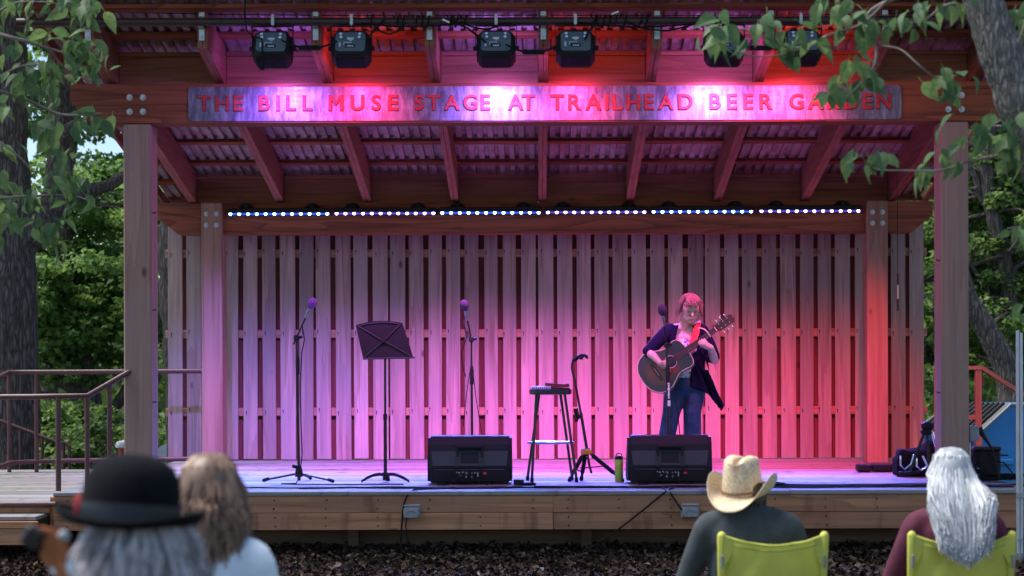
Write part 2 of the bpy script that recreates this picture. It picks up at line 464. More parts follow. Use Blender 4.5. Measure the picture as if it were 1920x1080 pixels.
# left landing, a little lower, and its step
land = thing('side_landing', 'grey plank landing and step beside the stage under maroon handrails', 'landing', (-5.6, 14.8, 0))
y = DF + pw / 2; k = 0
while y < 16.85:
    plank(land, -7.6, DL - 0.045, y, ZD - 0.08); y += pw + 0.012
for i in range(2): plank(land, -7.6, DL - 0.045, DF - 0.075 - i * (pw + .008), ZD - 0.17)
link('fascia_board', cbox_mesh((3.6, 0.036, 0.055), 0.004, fascia_x, 'fascia_board'), land, (-5.78, DF - 0.3, ZD - 0.235))
link('fascia_board', cbox_mesh((3.6, 0.036, 0.13), 0.004, fascia_x, 'fascia_board'), land, (-5.78, DF - 0.296, ZD - 0.33))
link('riser_board', cbox_mesh((3.6, 0.03, 0.05), 0.004, fascia_x, 'riser_board'), land, (-5.78, DF + 0.0, ZD - 0.142))
link('stringer', cbox_mesh((3.5, 4.0, 0.2), 0.004, darkwood_x, 'stringer'), land, (-5.78, DF + 2.1, ZD - 0.3))

# ------------------------------------------------------------------ timber pavilion over the stage
CX = 0.07
pav = thing('stage_pavilion', 'timber post and beam pavilion with corrugated metal roof over the stage', 'pavilion', (CX, 14.8, ZD))
zF0, zF1 = ZD + 3.075, ZD + 3.405          # front beam
zR0, zR1 = ZD + 2.40, ZD + 2.725           # rear beam
YF, YR = 13.3, 16.36
def hexbolt(parent, x, y, z):
    m_ = MB().cyl((0, 0.004, 0), (0, -0.006, 0), 0.026, 16); m_.cyl((0, -0.006, 0), (0, -0.022, 0), 0.016, 6)
    if 'bolt' not in lens: lens['bolt'] = m_.mesh('bolt'); lens['bolt'].materials.append(galv)
    return link('bolt', lens['bolt'], parent, (x, y, z))
for sx in (-1, 1):
    x = CX + sx * 3.45
    link('post', cbox_mesh((0.235, 0.235, zF0 - ZD - 0.002), 0.012, post_z, 'post'), pav, (x, YF + 0.02, ZD + (zF0 - ZD) / 2))
    rp = link('post', cbox_mesh((0.215, 0.24, zR1 - ZD), 0.01, postred_z, 'post'), pav, (x, YR - 0.03, ZD + (zR1 - ZD) / 2))
    for i in (-1, 1):
        for j in (0, 1): hexbolt(rp, x + i * 0.052, YR - 0.152, zR0 + 0.09 + j * 0.115)
def beam(x0, x1, y0, y1, z0, z1, cut):
    poly = [(x0, z1), (x1, z1), (x1, z1 - 0.45 * (z1 - z0)), (x1 - cut, z0), (x0 + cut, z0), (x0, z1 - 0.45 * (z1 - z0))]
    cx_, cz_ = (x0 + x1) / 2, (z0 + z1) / 2
    m_ = MB().prism(poly, lambda p, s: (p[0] - cx_, (y1 - y0) * (s - 0.5), p[1] - cz_))
    return obj('beam', m_, fir_x, pav, (cx_, (y0 + y1) / 2, cz_))
fb = beam(-3.94, 4.05, YF - 0.11, YF + 0.11, zF0, zF1, 0.17)
for sx in (-1, 1):
    for i in (-1, 1):
        for j in (0, 1): hexbolt(fb, CX + sx * 3.45 + i * 0.056, YF - 0.112, zF0 + 0.095 + j * 0.12)
rb = beam(-3.96, 4.11, YR - 0.08, YR + 0.08, zR0, zR1, 0.22)
SL = (zF1 - zR1) / (YR - YF)               # rafters fall towards the back
RD = 0.30
def zraf(y): return zF1 + SL * (YF - y)    # underside of the rafters
Y0, Y1 = 12.55, 17.12
RX = [CX - 0.02 + 0.912 * k for k in range(-4, 5)]
m_ = MB()
for sx in (-1, 1):
    xo = sx * 0.021; hw = 0.019
    poly = [(Y0, zraf(Y0)), (Y1, zraf(Y1)), (Y1, zraf(Y1) + RD), (Y0, zraf(Y0) + RD)]
    m_.prism(poly, lambda p, s: (xo + (s * 2 - 1) * hw, p[0] - 14.8, p[1] - zraf(14.8)))
raf = m_.mesh('rafter'); raf.materials.append(fir_y)
for x in RX: link('rafter', raf, pav, (x, 14.8, zraf(14.8)))
block_m = wood('blocking_wood', (0.30, 0.115, 0.07), (0.12, 0.04, 0.025), 'x', rings=6, ringmix=0.3, across=6, var=0.12)
for x0, x1 in zip(RX[:-1], RX[1:]):
    w_ = x1 - x0 - 0.086
    for (yy, hh) in ((YF + 0.03, 0.30), (YR + 0.0, 0.30)):
        link('blocking', cbox_mesh((w_, 0.04, 0.255), 0.003, block_m, 'blocking'), pav, ((x0 + x1) / 2, yy, zraf(yy) + 0.13))
        link('blocking', cbox_mesh((w_, 0.05, 0.038), 0.003, block_m, 'blocking'), pav, ((x0 + x1) / 2, yy - 0.004, zraf(yy) + 0.279))
XL, XR = -4.06, 4.22
ang = math.atan(SL)
for yy in (12.5, 13.05, 13.65, 14.25, 14.9, 15.47, 16.05, 16.62, 17.2):
    link('purlin', cbox_mesh((XR - XL, 0.085, 0.036), 0.003, fir_x, 'purlin'), pav, ((XL + XR) / 2, yy, zraf(yy) + RD + 0.02 + (0.0 if yy > 12.6 else -.02)), (-ang, 0, 0))
roof_m, nt, b = newmat('old_corrugated_steel')
v = coords(nt, True)
n1 = noise(nt, v, 3.0, 7, 0.7, 0.6); n2 = noise(nt, coords(nt, True, (14, 1.2, 1)), 1.5, 4)
c = ramp(nt, n1, [(0.3, (0.15, 0.085, 0.07)), (0.5, (0.33, 0.245, 0.22)), (0.62, (0.44, 0.36, 0.34))])
c = mixcol(nt, c, (0.20, 0.065, 0.035), ramp(nt, n2, [(0.55, (0, 0, 0)), (0.72, (0.8, 0.8, 0.8))]))
nt.links.new(c, b.inputs['Base Color']); b.inputs['Roughness'].default_value = 0.7; b.inputs['Metallic'].default_value = 0.1
bump(nt, b, n1, 0.4, 0.006)
pitch = 0.102
def zroof(y): return zraf(y) + RD + 0.042
prof = []
ncor = 9
for i in range(ncor):
    for dx, dz in ((0, 0), (0.052, 0), (0.058, 0.034), (0.096, 0.034)): prof.append((i * pitch + dx, dz))
prof.append((ncor * pitch, 0))
W = ncor * pitch
ysr = [12.15, 13.4, 14.7, 16.0, 17.35]
m_ = MB()
vs = [(px - W / 2, yy - 14.8, zroof(yy) - zroof(14.8) + pz) for yy in ysr for (px, pz) in prof]
npf = len(prof)
m_.add(vs, [(j * npf + i, j * npf + i + 1, (j + 1) * npf + i + 1, (j + 1) * npf + i) for j in range(len(ysr) - 1) for i in range(npf - 1)])
rs = m_.mesh('roof_sheet'); rs.materials.append(roof_m)
for k in range(9):
    link('roof_sheet', rs, pav, (XL + W / 2 + k * W, 14.8, zroof(14.8) + 0.0005 * (k % 2)))
for sx, x in ((-1, XL - 0.02), (1, XR + 0.02)):
    poly = [(12.2, zroof(12.2) - 0.11), (17.3, zroof(17.3) - 0.11), (17.3, zroof(17.3) - 0.005), (12.2, zroof(12.2) - 0.005)]
    obj('barge_board', MB().prism(poly, lambda p, s: ((s - .5) * 0.03, p[0] - 14.8, p[1] - 3.6)), fir_y, pav, (x, 14.8, 3.6))
# nails and hooks left in the front posts
for sx, zz in ((1, 1.9), (1, .78), (-1, 1.5), (-1, .72), (-1, 2.32)):
    x = CX + sx * 3.45; d = -sx
    obj('hook', MB().tube([(0, 0, 0), (d * 0.03, -0.01, 0), (d * 0.035, -0.015, 0.01)], 0.005, 6), black, pav, (x + d * 0.115, YF - 0.06, ZD + zz))

# ------------------------------------------------------------------ slatted back wall
wall = thing('slat_wall', 'weathered board on board wall across the back of the stage', 'wall', (0.09, 17.05, ZD))
YW = 17.03
bw = 0.158; pitch_b = 0.2017
bmeshes = [cbox_mesh((w_, 0.02, 2.58), 0.003, board_z, 'board') for w_ in (bw - .014, bw - .005, bw, bw + .007)]
kmesh = cbox_mesh((0.15, 0.02, 2.56), 0.003, redboard_z, 'backing_board')
nailm = MB().box((0, 0, 0), (.011, .003, .018)).box((0.001, 0, -.022), (.006, .002, .03)).mesh('nail'); nailm.materials.append(black)
nb = 41; xs0 = -4.02 + bw / 2
for k in range(nb):
    x = xs0 + k * pitch_b
    o = link('board', random.choice(bmeshes), wall, (x + random.uniform(-.009, .009), YW + random.uniform(-.005, .004), ZD + 1.302 + random.uniform(-.008, .008)), (R(random.uniform(-.15, .15)), R(random.uniform(-.2, .2)), R(random.uniform(-1.2, 1.2))))
    for zz in (0.53, 1.38, 2.255):
        link('nail', nailm, o, (WLOC[o.name].x - bw * .34 + random.uniform(-.008, .012), WLOC[o.name].y - .0105, ZD + zz + .02 + random.uniform(-.025, .02)))
    if k < nb - 1:
        link('backing_board', kmesh, wall, (x + pitch_b / 2 + random.uniform(-.004, .004), YW + 0.09, ZD + 1.292), (0, R(random.uniform(-.1, .1)), 0))
for zz in (0.53, 1.38, 2.255):
    link('rail', cbox_mesh((8.3, 0.045, 0.088), 0.004, rail_x, 'rail'), wall, (0.09, YW + 0.043, ZD + zz))

# ------------------------------------------------------------------ sign on the front beam
sign_m, nt, b = newmat('brushed_sign_plate')
v = coords(nt, False)
n1 = noise(nt, coords(nt, False, (5, 1, 30)), 1.0, 5, 0.65); n2 = noise(nt, coords(nt, False, (9, 1, 2.6)), 1.6, 7, 0.72, 0.25); n3 = noise(nt, coords(nt, False, (40, 1, 3)), 1.0, 4)
c = ramp(nt, n2, [(0.36, (0.055, 0.05, 0.08)), (0.48, (0.13, 0.12, 0.17)), (0.64, (0.26, 0.25, 0.32))])
c = mixcol(nt, c, (0.09, 0.08, 0.11), ramp(nt, n3, [(0.52, (0, 0, 0)), (0.68, (0.65, 0.65, 0.65))]))
nt.links.new(c, b.inputs['Base Color']); b.inputs['Metallic'].default_value = 0.25
nt.links.new(ramp(nt, n1, [(0.3, (0.35, 0.35, 0.35)), (0.7, (0.6, 0.6, 0.6))]), b.inputs['Roughness'])
bump(nt, b, n2, 0.15, 0.002)
letter_m = wood('sign_letter_wood', (0.42, 0.055, 0.05), (0.2, 0.02, 0.02), 'x', rings=5, ringmix=0.4, across=12, var=0.03, knots=False)
YS = YF - 0.11
s_sign = FPX / YS
def sx_(px): return (px - 1009) / s_sign
sx0, sx1 = sx_(355), sx_(1691)
sz0, sz1 = zF0 + 0.012, zF0 + 0.30
sign = thing('name_sign', 'long brushed metal sign with red lettering on the front beam', 'sign', ((sx0 + sx1) / 2, YS - 0.005, sz0))
w_, h_ = sx1 - sx0, sz1 - sz0
poly = []
for (cx_, cz_, a0) in ((w_ / 2 - .03, h_ / 2 - .03, 0), (-w_ / 2 + .03, h_ / 2 - .03, 90), (-w_ / 2 + .03, -h_ / 2 + .03, 180), (w_ / 2 - .03, -h_ / 2 + .03, 270)):
    for i in range(5): poly.append((cx_ + .03 * math.cos(R(a0 + i * 22.5)), cz_ + .03 * math.sin(R(a0 + i * 22.5))))
obj('plate', MB().prism(poly, lambda p, s: (p[0], 0.004 - 0.008 * s, p[1])), sign_m, sign, ((sx0 + sx1) / 2, YS - 0.008, (sz0 + sz1) / 2))
glyphs = {}
dg = bpy.context.evaluated_depsgraph_get()
def glyph(ch, hgt=0.135, bold=0.032):
    if ch in glyphs: return glyphs[ch]
    cu = bpy.data.curves.new('letter', 'FONT'); cu.body = ch; cu.size = 1.0; cu.bevel_depth = bold; cu.bevel_resolution = 0; cu.extrude = 0.012; cu.resolution_u = 6
    o = bpy.data.objects.new('tmp', cu); C.objects.link(o)
    dg = bpy.context.evaluated_depsgraph_get(); dg.update()
    me = bpy.data.meshes.new_from_object(o.evaluated_get(dg)); me.name = 'letter'
    bpy.data.objects.remove(o)
    co = np.empty(len(me.vertices) * 3); me.vertices.foreach_get('co', co); co = co.reshape(-1, 3)
    mn, mx = co.min(0), co.max(0)
    k = hgt / (mx[1] - mn[1])
    co2 = np.stack([(co[:, 0] - mn[0]) * k, -co[:, 2] * 0.25, (co[:, 1] - mn[1]) * k], 1)
    me.vertices.foreach_set('co', co2.ravel()); me.update()
    me.materials.clear(); me.materials.append(letter_m)
    glyphs[ch] = (me, (mx[0] - mn[0]) * k); return glyphs[ch]
for word, a, b_ in (('THE', 372, 458), ('BILL', 487, 588), ('MUSE', 618, 748), ('STAGE', 779, 921), ('AT', 953, 1005), ('TRAILHEAD', 1034, 1300), ('BEER', 1331, 1450), ('GARDEN', 1481, 1672)):
    ws = [glyph(ch)[1] for ch in word]
    x0, x1 = sx_(a), sx_(b_)
    sp = (x1 - x0 - sum(ws)) / (len(word) - 1)
    x = x0
    for ch, wd in zip(word, ws):
        link('letter', glyph(ch)[0], sign, (x, YS - 0.0155, sz0 + 0.082)); x += wd + sp

# ------------------------------------------------------------------ lighting pipe under the eaves
YP, ZP = 12.49, ZD + 3.77
pipe = thing('lighting_pipe', 'dark steel lighting pipe strapped along the rafter ends', 'pipe', (CX, YP, ZP))
obj('tube', MB().tube([(-4.15, YP, ZP), (CX, YP, ZP - 0.004), (4.3, YP, ZP)], 0.034, 14), pipe_m, pipe, smooth=True)
cl = MB().box((0, 0.02, 0.09), (0.045, 0.006, 0.1), None, .001).box((0, 0.02, -0.09), (0.045, 0.006, 0.1), None, .001)
cl.tube([(0, 0.022, 0.045), (0, -0.02, 0.042), (0, -0.04, 0.015), (0, -0.04, -0.015), (0, -0.02, -0.042), (0, 0.022, -0.045)], 0.004, 6)
vs = []
pts = [(0.022, .045), (-0.02, .045), (-0.041, .018), (-0.041, -.018), (-0.02, -.045), (0.022, -.045)]
for w2 in (-.022, .022):
    vs += [(w2, a, b_) for a, b_ in pts]
cl.add(vs, [(i, i + 1, 7 + i, 6 + i) for i in range(5)])
cl.cyl((0, 0.022, 0.11), (0, 0.008, 0.11), 0.009, 6); cl.cyl((0, 0.022, -0.11), (0, 0.008, -0.11), 0.009, 6)
clm = cl.mesh('strap'); clm.materials.append(galv)
for x in RX: link('strap', clm, pipe, (x, YP + 0.02, ZP))

# ------------------------------------------------------------------ stage par lights
par_panel = plain('par_back_panel', (0.085, 0.115, 0.135), 0.6, 0.0, 0.25, 90, 0.2)
def rrect(w, h, r, n=4):
    out = []
    for (cx_, cz_, a0) in ((w / 2 - r, h / 2 - r, 0), (-w / 2 + r, h / 2 - r, 90), (-w / 2 + r, -h / 2 + r, 180), (w / 2 - r, -h / 2 + r, 270)):
        for i in range(n + 1): out.append((cx_ + r * math.cos(R(a0 + i * 90 / n)), cz_ + r * math.sin(R(a0 + i * 90 / n))))
    return out
PT = rotm(x=-22)
BC = Vector((0, 0.03, -0.225))       # body centre below the pipe
def make_par():
    base = Vector((0, YP - 0.07, ZP))
    t = thing('par_light', 'black par can', 'stage light', base)
    def L(p): return PT @ Vector(p) + BC
    m_ = MB()
    rings = [(-0.085, 0.245, 0.20), (-0.075, 0.262, 0.215), (-0.06, 0.285, 0.245), (0.0, 0.292, 0.252), (0.085, 0.292, 0.252)]
    vs = []; n_ = 20
    for (yy, w1, h1) in rings: vs += [L((p[0], yy, p[1])) for p in rrect(w1, h1, 0.055)]
    m_.add(vs, [(i * n_ + k, i * n_ + (k + 1) % n_, (i + 1) * n_ + (k + 1) % n_, (i + 1) * n_ + k) for i in range(len(rings) - 1) for k in range(n_)] + [tuple(range(n_))])
    # cooling fins along the sides, below and above
    for i in range(17):
        xx = -0.112 + i * 0.014
        for s_ in (-1, 1): m_.box(L((xx, 0.012, s_ * 0.128)), (0.005, 0.14, 0.014), PT)
    for i in range(11):
        zz = -0.075 + i * 0.015
        for s_ in (-1, 1): m_.box(L((s_ * 0.148, 0.012, zz)), (0.012, 0.14, 0.005), PT)
    obj('body', m_, black, t, base, smooth=True)
    obj('back_panel', MB().prism(rrect(0.235, 0.175, 0.03), lambda p, s: L((p[0], -0.0855 - 0.005 * s, p[1] + .006))), par_panel, t, base)
    # lens face towards the stage
    obj('lens_face', MB().prism(rrect(0.26, 0.22, 0.045), lambda p, s: L((p[0], 0.0855 + 0.004 * s, p[1]))), blackgloss, t, base)
    for (xx, zz) in ((-0.075, 0.066), (-0.072, 0.036), (0.075, 0.066), (0.072, 0.036)):
        obj('connector', MB().cyl(L((xx, -0.09, zz)), L((xx, -0.112, zz)), 0.012, 12).cyl(L((xx, -0.112, zz)), L((xx, -0.118, zz)), 0.008, 10), chrome, t, base, smooth=True)
    obj('display', MB().box(L((0.0, -0.092, -0.032)), (0.08, 0.004, 0.03), PT, .001), blackgloss, t, base)
    m_ = MB().box(L((0, -0.0925, 0.034)), (0.052, 0.003, 0.018), PT).box(L((0.002, -0.0925, 0.018)), (0.02, 0.003, 0.008), PT)
    m_.box(L((-0.02, -0.0925, -0.002)), (0.06, 0.003, 0.005), PT).box(L((-0.05, -0.0925, -0.014)), (0.004, 0.003, 0.026), PT)
    m_.box(L((-0.082, -0.0925, -0.022)), (0.013, 0.003, 0.04), PT)
    for i in range(4): m_.box(L((-0.018 + i * .013, -0.0945, -0.036)), (0.009, 0.003, 0.012), PT)
    obj('marking', m_, ink, t, base)
    yk = MB()
    yk.box((0, 0.02, -0.048), (0.33, 0.035, 0.008), None, .001)
    for s_ in (-1, 1):
        yk.box((s_ * 0.162, 0.025, -0.135), (0.006, 0.035, 0.18), None, .001)
        yk.cyl((s_ * 0.15, 0.03, -0.225), (s_ * 0.182, 0.03, -0.225), 0.019, 10)
    obj('yoke', yk, black, t, base)
    obj('clamp', MB().box((0, 0.028, 0.008), (0.026, 0.012, 0.085), None, .002).box((0, .07, .046), (.026, .09, .008), None, .002).box((0, .11, 0.0), (.026, .008, .09), None, .002).cyl((0, .028, -.03), (0, .028, -.062), .006, 8), galv, t, base)
    return t
par0 = make_par()
PARS = [(512, (0.36, 0.12, 1.0), 1.5, 'violet', 'black par light at the stair end of the lighting pipe with dangling cable'),
        (660, (1.0, 0.05, 0.26), 1.1, 'red', 'black par light joined by cable to the one with a dangling plug'),
        (932, (0.40, 0.17, 1.0), 2.2, 'violet', 'black par light over the word stage on the sign'),
        (1081, (1.0, 0.06, 0.28), 1.1, 'red', 'black par light over the gap after at on the sign'),
        (1360, (0.62, 0.18, 1.0), 2.0, 'pink', 'black par light almost hidden by leaves over the word beer'),
        (1505, (1.0, 0.06, 0.24), 1.7, 'red', 'black par light behind leaves over the word garden')]
PAR_BEAM, PAR_SPILL = 175.0, 20.0
sp = FPX / (YP - 0.07)
for i, (px, col, k_, nm, lab) in enumerate(PARS):
    x = (px - 1009) / sp
    if i == 0:
        pass
    t = copy_tree(par0, (x, 0, 0))
    tag(t, lab, 'stage light', 'par lights hung on the lighting pipe')
    face = Vector((x, YP - 0.07, ZP)) + PT @ Vector((0, 0.10, 0)) + BC
    for (nm2, en, ss, bl, rad, tilt) in (('beam_lamp', PAR_BEAM * k_, 90, 1.0, 0.09, 47), ('spill_lamp', PAR_SPILL * k_ * (.75 if nm == 'red' else 1.1), 165, 0.4, 0.08, 74)):
        ld = bpy.data.lights.new(nm2, 'SPOT'); ld.energy = en; ld.color = col if nm2 == 'beam_lamp' else (col[0], col[1], col[2] * (.25 if nm == 'red' else 1.0))
        ld.spot_size = R(ss); ld.spot_blend = bl; ld.shadow_soft_size = rad
        link(nm2, ld, t, face + Vector((0, 0.0, 0)), (R(tilt), 0, 0))
def rm_tree(o):
    for ch in [x for x in bpy.data.objects if x.parent == o]: rm_tree(ch)
    bpy.data.objects.remove(o)
rm_tree(par0)
WASH = [(-3.0, (0.27, 0.15, 1.0), 1.0, 'violet'), (-1.8, (0.52, 0.19, 1.0), 1.1, 'lilac'), (-0.6, (0.88, 0.17, 1.0), 1.1, 'pink'),
        (0.6, (0.95, 0.15, 0.88), 1.1, 'rose'), (1.8, (1.0, 0.07, 0.36), 1.1, 'crimson'), (3.0, (1.0, 0.03, 0.07), .85, 'red')]
WASH_E = 920.0
wmesh = None
for (x, col, k_, nm) in WASH:
    b0 = Vector((x, YF + 0.24, zF0 + 0.17))
    t = thing('wash_light', 'black wash light throwing %s light from behind the front beam' % nm, 'stage light', b0, 'wash lights behind the front beam')
    Q = rotm(x=-39)
    obj('body', MB().box((0, 0.0, 0), (0.17, 0.10, 0.13), Q, .012), black, t, b0)
    obj('yoke', MB().box((0, -.07, .06), (.22, .1, .008)).box((.105, -.02, .03), (.006, .04, .08)).box((-.105, -.02, .03), (.006, .04, .08)), black, t, b0)
    obj('lens', MB().prism(rrect(.15, .11, .02), lambda p, s: Q @ Vector((p[0], .051 + .003 * s, p[1]))), blackgloss, t, b0)
    ld = bpy.data.lights.new('wash_lamp', 'SPOT'); ld.energy = WASH_E * k_; ld.color = col; ld.spot_size = R(66); ld.spot_blend = 1.0; ld.shadow_soft_size = .07
    link('wash_lamp', ld, t, b0 + Q @ Vector((0, .07, 0)), (R(90 - 53), 0, 0))
def sag(a, b_, drop, n=10, jit=0.0):
    a, b_ = Vector(a), Vector(b_)
    return [a.lerp(b_, i / n) + Vector((random.uniform(-jit, jit), random.uniform(-jit, jit) * .5, -drop * 4 * (i / n) * (1 - i / n) + random.uniform(-jit, jit))) for i in range(n + 1)]
def cable(name, label, pts, r=0.007, mat=rubber, group=None, cat='cable'):
    return tag(obj(name, MB().tube(pts, r, 6), mat, smooth=True), label, cat, group)
# par leads and the wiring wound round the pipe
yb = YP - 0.07 - 0.10
def pp(px, y): s = FPX / yb; return Vector(((px - 1009) / s, yb, CAMZ + (690 - y) / s))
links_ = [((530, 74), (634, 76), 14, 'two par lights at the stair end'), ((951, 83), (1053, 82), 16, 'two par lights over the middle of the sign'), ((1379, 80), (1478, 80), 12, 'two leaf covered par lights')]
for (a, b_, d_, lab) in links_:
    t = thing('link_cable', 'black cable with inline plug between the ' + lab, 'cable', pp(*a), 'cables linking the par lights')
    pts = sag(pp(*a), pp(*b_), d_ / 236)
    obj('lead', MB().tube(pts, 0.008, 6), rubber, t, WLOC[t.name] * 0, smooth=True)
    mid = pts[5]; obj('plug', MB().tube([mid + Vector((-.07, 0, .004)), mid + Vector((.07, 0, .004))], 0.02, 8, True, True), rubber, t, smooth=True)
cable('dangling_lead', 'black cable hanging from the eaves into the first par light with loose plug below', [pp(462, -20), pp(461, 30), pp(464, 55), pp(478, 68), pp(492, 70), pp(494, 80), pp(493, 110)], 0.007)
obj_ = bpy.data.objects[-1] if False else None
t = thing('loose_plug', 'black plug dangling under the first par light', 'plug', pp(493, 128)); obj('shell', MB().tube([pp(493, 112), pp(493, 122), pp(493, 130)], [0.008, 0.016, 0.017], 8), rubber, t)
COILS = []
for (px, n_) in ((690, 3), (740, 5), (775, 7), (840, 5), (866, 3), (1110, 3), (1126, 6), (1166, 3), (1195, 5), (1302, 5), (1332, 3)):
    pts = []
    xw = (px - 1009) / 235
    for i in range(max(10, n_ * 4)):
        a = i / 8 * 2 * math.pi
        pts.append((xw + i * 0.006 + random.uniform(-.004, .004), YP + (0.045 + random.uniform(-.003, .012)) * math.sin(a), ZP + (0.046 + random.uniform(-.003, .01)) * math.cos(a)))
    COILS.append(pts)
t = thing('pipe_wiring', 'black cables wound in loops round the lighting pipe', 'cable', (0, YP, ZP))
for pts in COILS: obj('coil', MB().tube(pts, 0.0065, 5), rubber, t, smooth=True)
pass
for (a, b_, d_) in ((680, 870, .03), (870, 950, .05), (1085, 1330, .04), (1330, 1365, .03), (700, 760, .09), (1180, 1310, .07)):
    A = Vector(((a - 1009) / 236, YP - .045, ZP - .02)); B = Vector(((b_ - 1009) / 236, YP - .045, ZP - .02)); obj('cable_run', MB().tube(sag(A, B, d_, 12, .004), 0.007, 5), rubber, t, smooth=True)
obj('cable_run', MB().tube([Vector(((850 - 1009) / 236, YP - .05, ZP)), pp(882, 55), pp(905, 72), pp(913, 80)], 0.009, 6), rubber, t, smooth=True)
obj('cable_run', MB().tube([Vector(((1122 - 1009) / 236, YP - .05, ZP)), pp(1105, 62), pp(1098, 75)], 0.011, 6), rubber, t, smooth=True)
obj('cable_run', MB().tube([Vector(((722 - 1009) / 236, YP - .05, ZP)), pp(700, 60), pp(690, 72)], 0.009, 6), rubber, t, smooth=True)
obj('cable_tag', MB().box(((1155 - 1009) / 236, YP - .06, ZP + .05), (.06, .004, .014), rotm(y=-20)).box(((838 - 1009) / 236, YP - .06, ZP - .01), (.06, .004, .014), rotm(y=25)), white_p, t)
t = thing('eave_wire', 'thin black wire strung just above the lighting pipe', 'wire', (0, YP + .1, ZP + .08))
obj('strand', MB().tube(sag((-3.9, YP + .1, ZP + .12), (0, YP + .1, ZP + .07), .02, 12) + sag((0, YP + .1, ZP + .07), (4.2, YP + .1, ZP + .1), .02, 12)[1:], 0.004, 5), rubber, t)

# ------------------------------------------------------------------ LED bars on the rear beam
YB = YR - 0.08 - 0.045
s_b = FPX / YB
LEDB, LEDV = (0.05, 0.22, 1.0), (0.22, 0.18, 1.0)
def led_mat(nm, c0, st):
    return emit(nm, c0, st)
led_blue = led_mat('led_blue', (0.42, 0.72, 1.0), 9.0); led_violet = led_mat('led_violet', (0.62, 0.58, 1.0), 9.0)
strip_blue = emit('blue_bar_lens', (0.02, 0.10, 0.6), 0.8); strip_violet = emit('violet_bar_lens', (0.10, 0.06, 0.5), 0.6)
BARS = [(427, 621, 0, 'blue LED light bar beside the stair side rear post'), (626, 820, 1, 'violet LED light bar next to the first blue bar'),
        (824, 1017, 0, 'blue LED light bar just on the stair side of mid stage'), (1022, 1215, 1, 'violet LED light bar in mid stage beside a blue bar'),
        (1220, 1415, 0, 'blue LED light bar above the singer'), (1422, 1616, 1, 'violet LED light bar beside the red lit rear post')]
LED_E = 42.0
for (a, b_, kind_, lab) in BARS:
    x0, x1 = (a - 1009) / s_b, (b_ - 1009) / s_b; w_ = x1 - x0; xc = (x0 + x1) / 2
    zc = CAMZ + (690 - 399.5 + (a - 427) * 0.0025) / s_b
    t = thing('light_bar', lab, 'light bar', (xc, YB, zc), 'LED light bars along the rear beam')
    h = obj('housing', MB().box((0, 0.012, 0.032), (w_, 0.075, 0.05), None, .006).box((0, 0.02, -0.002), (w_, 0.055, 0.03), None, .004), black, t, (xc, YB, zc))
    obj('lens_strip', MB().box((0, -0.0095, -0.002), (w_ - .02, 0.006, 0.022), None, .001), strip_violet if kind_ else strip_blue, t, (xc, YB, zc))
    lm = MB().ell((0, 0, 0), (0.0165, 0.007, 0.0165), None, 12, 6).mesh('led', True); lm.materials.append(led_violet if kind_ else led_blue)
    for i in range(12): link('led', lm, t, (x0 + 0.035 + i * (w_ - 0.07) / 11, YB - 0.014, zc - 0.002))
    for f in (0.18, 0.82):
        obj('bracket', MB().tube([(-.07, 0.03, .055), (-.045, 0.025, .085), (0, 0.022, .098), (.045, 0.025, .085), (.07, 0.03, .055)], .017, 8).cyl((0, .02, .074), (0, -.012, .074), .02, 10), black, t, (x0 + f * w_, YB, zc), smooth=True)
    ld = bpy.data.lights.new('bar_lamp', 'AREA'); ld.shape = 'RECTANGLE'; ld.size = w_ - .05; ld.size_y = 0.02; ld.energy = LED_E
    ld.color = LEDV if kind_ else LEDB; ld.spread = R(52)
    link('bar_lamp', ld, t, (xc, YB - 0.026, zc - 0.006), (R(-41), 0, 0))

# ------------------------------------------------------------------ handrails
def rail_run(t, name, pts, r=0.021): return obj(name, MB().tube(pts, r, 10), railpaint, t, smooth=True)
t = thing('front_handrail', 'maroon pipe handrail at the front corner of the stage rising to the front post', 'handrail', P(109, 918, 228))
rail_run(t, 'top_rail', [P(-260, 742, 226), P(60, 741, 227), P(109, 740.5, 228), P(164, 740, 226), P(244, 694, 222)], 0.024)
rail_run(t, 'lower_rail', [P(-260, 944, 231), P(104, 943, 231)], 0.024)
rail_run(t, 'post', [P(109, 741, 228), P(109, 918, 228)], 0.022)
for px, yt in ((163, 741), (205, 718)):
    rail_run(t, 'post', [P(px, yt, 224), Vector((P(px, yt, 224).x, P(px, yt, 224).y, ZD))], 0.02)
rail_run(t, 'post', [P(-120, 741, 227), P(-120, 940, 227)], 0.022)
t = thing('rear_handrail', 'long maroon pipe handrail along the back of the side landing', 'handrail', P(68, 868, 178))
rail_run(t, 'top_rail', [P(-40, 722, 190), P(16, 695, 178), P(68, 695, 178), P(384, 694, 178)], 0.025)
rail_run(t, 'lower_rail', [P(-40, 884, 186), P(20, 865, 180), P(70, 862, 178), P(384, 858, 178)], 0.025)
for px in (17, 68): rail_run(t, 'post', [P(px, 696, 178), Vector((P(px, 0, 178).x, P(px, 0, 178).y, ZD - .08))], 0.021)
t = thing('stair_handrail', 'short maroon pipe handrail sloping down behind the side landing', 'handrail', P(80, 885, 160))
rail_run(t, 'top_rail', [P(-60, 764, 160), P(0, 786, 160), P(105, 826, 160), P(124, 829, 160), P(130, 836, 160)], 0.023)
for px, yt in ((38, 801), (79, 817), (119, 829), (130, 834)):
    rail_run(t, 'post', [P(px, yt, 160), Vector((P(px, 0, 160).x, P(px, 0, 160).y, 0))], 0.018)
t = thing('wooden_handrail', 'orange brown wooden stair handrail beyond the stage near the blue dumpster', 'handrail', P(1834, 900, 185))
sR = 185
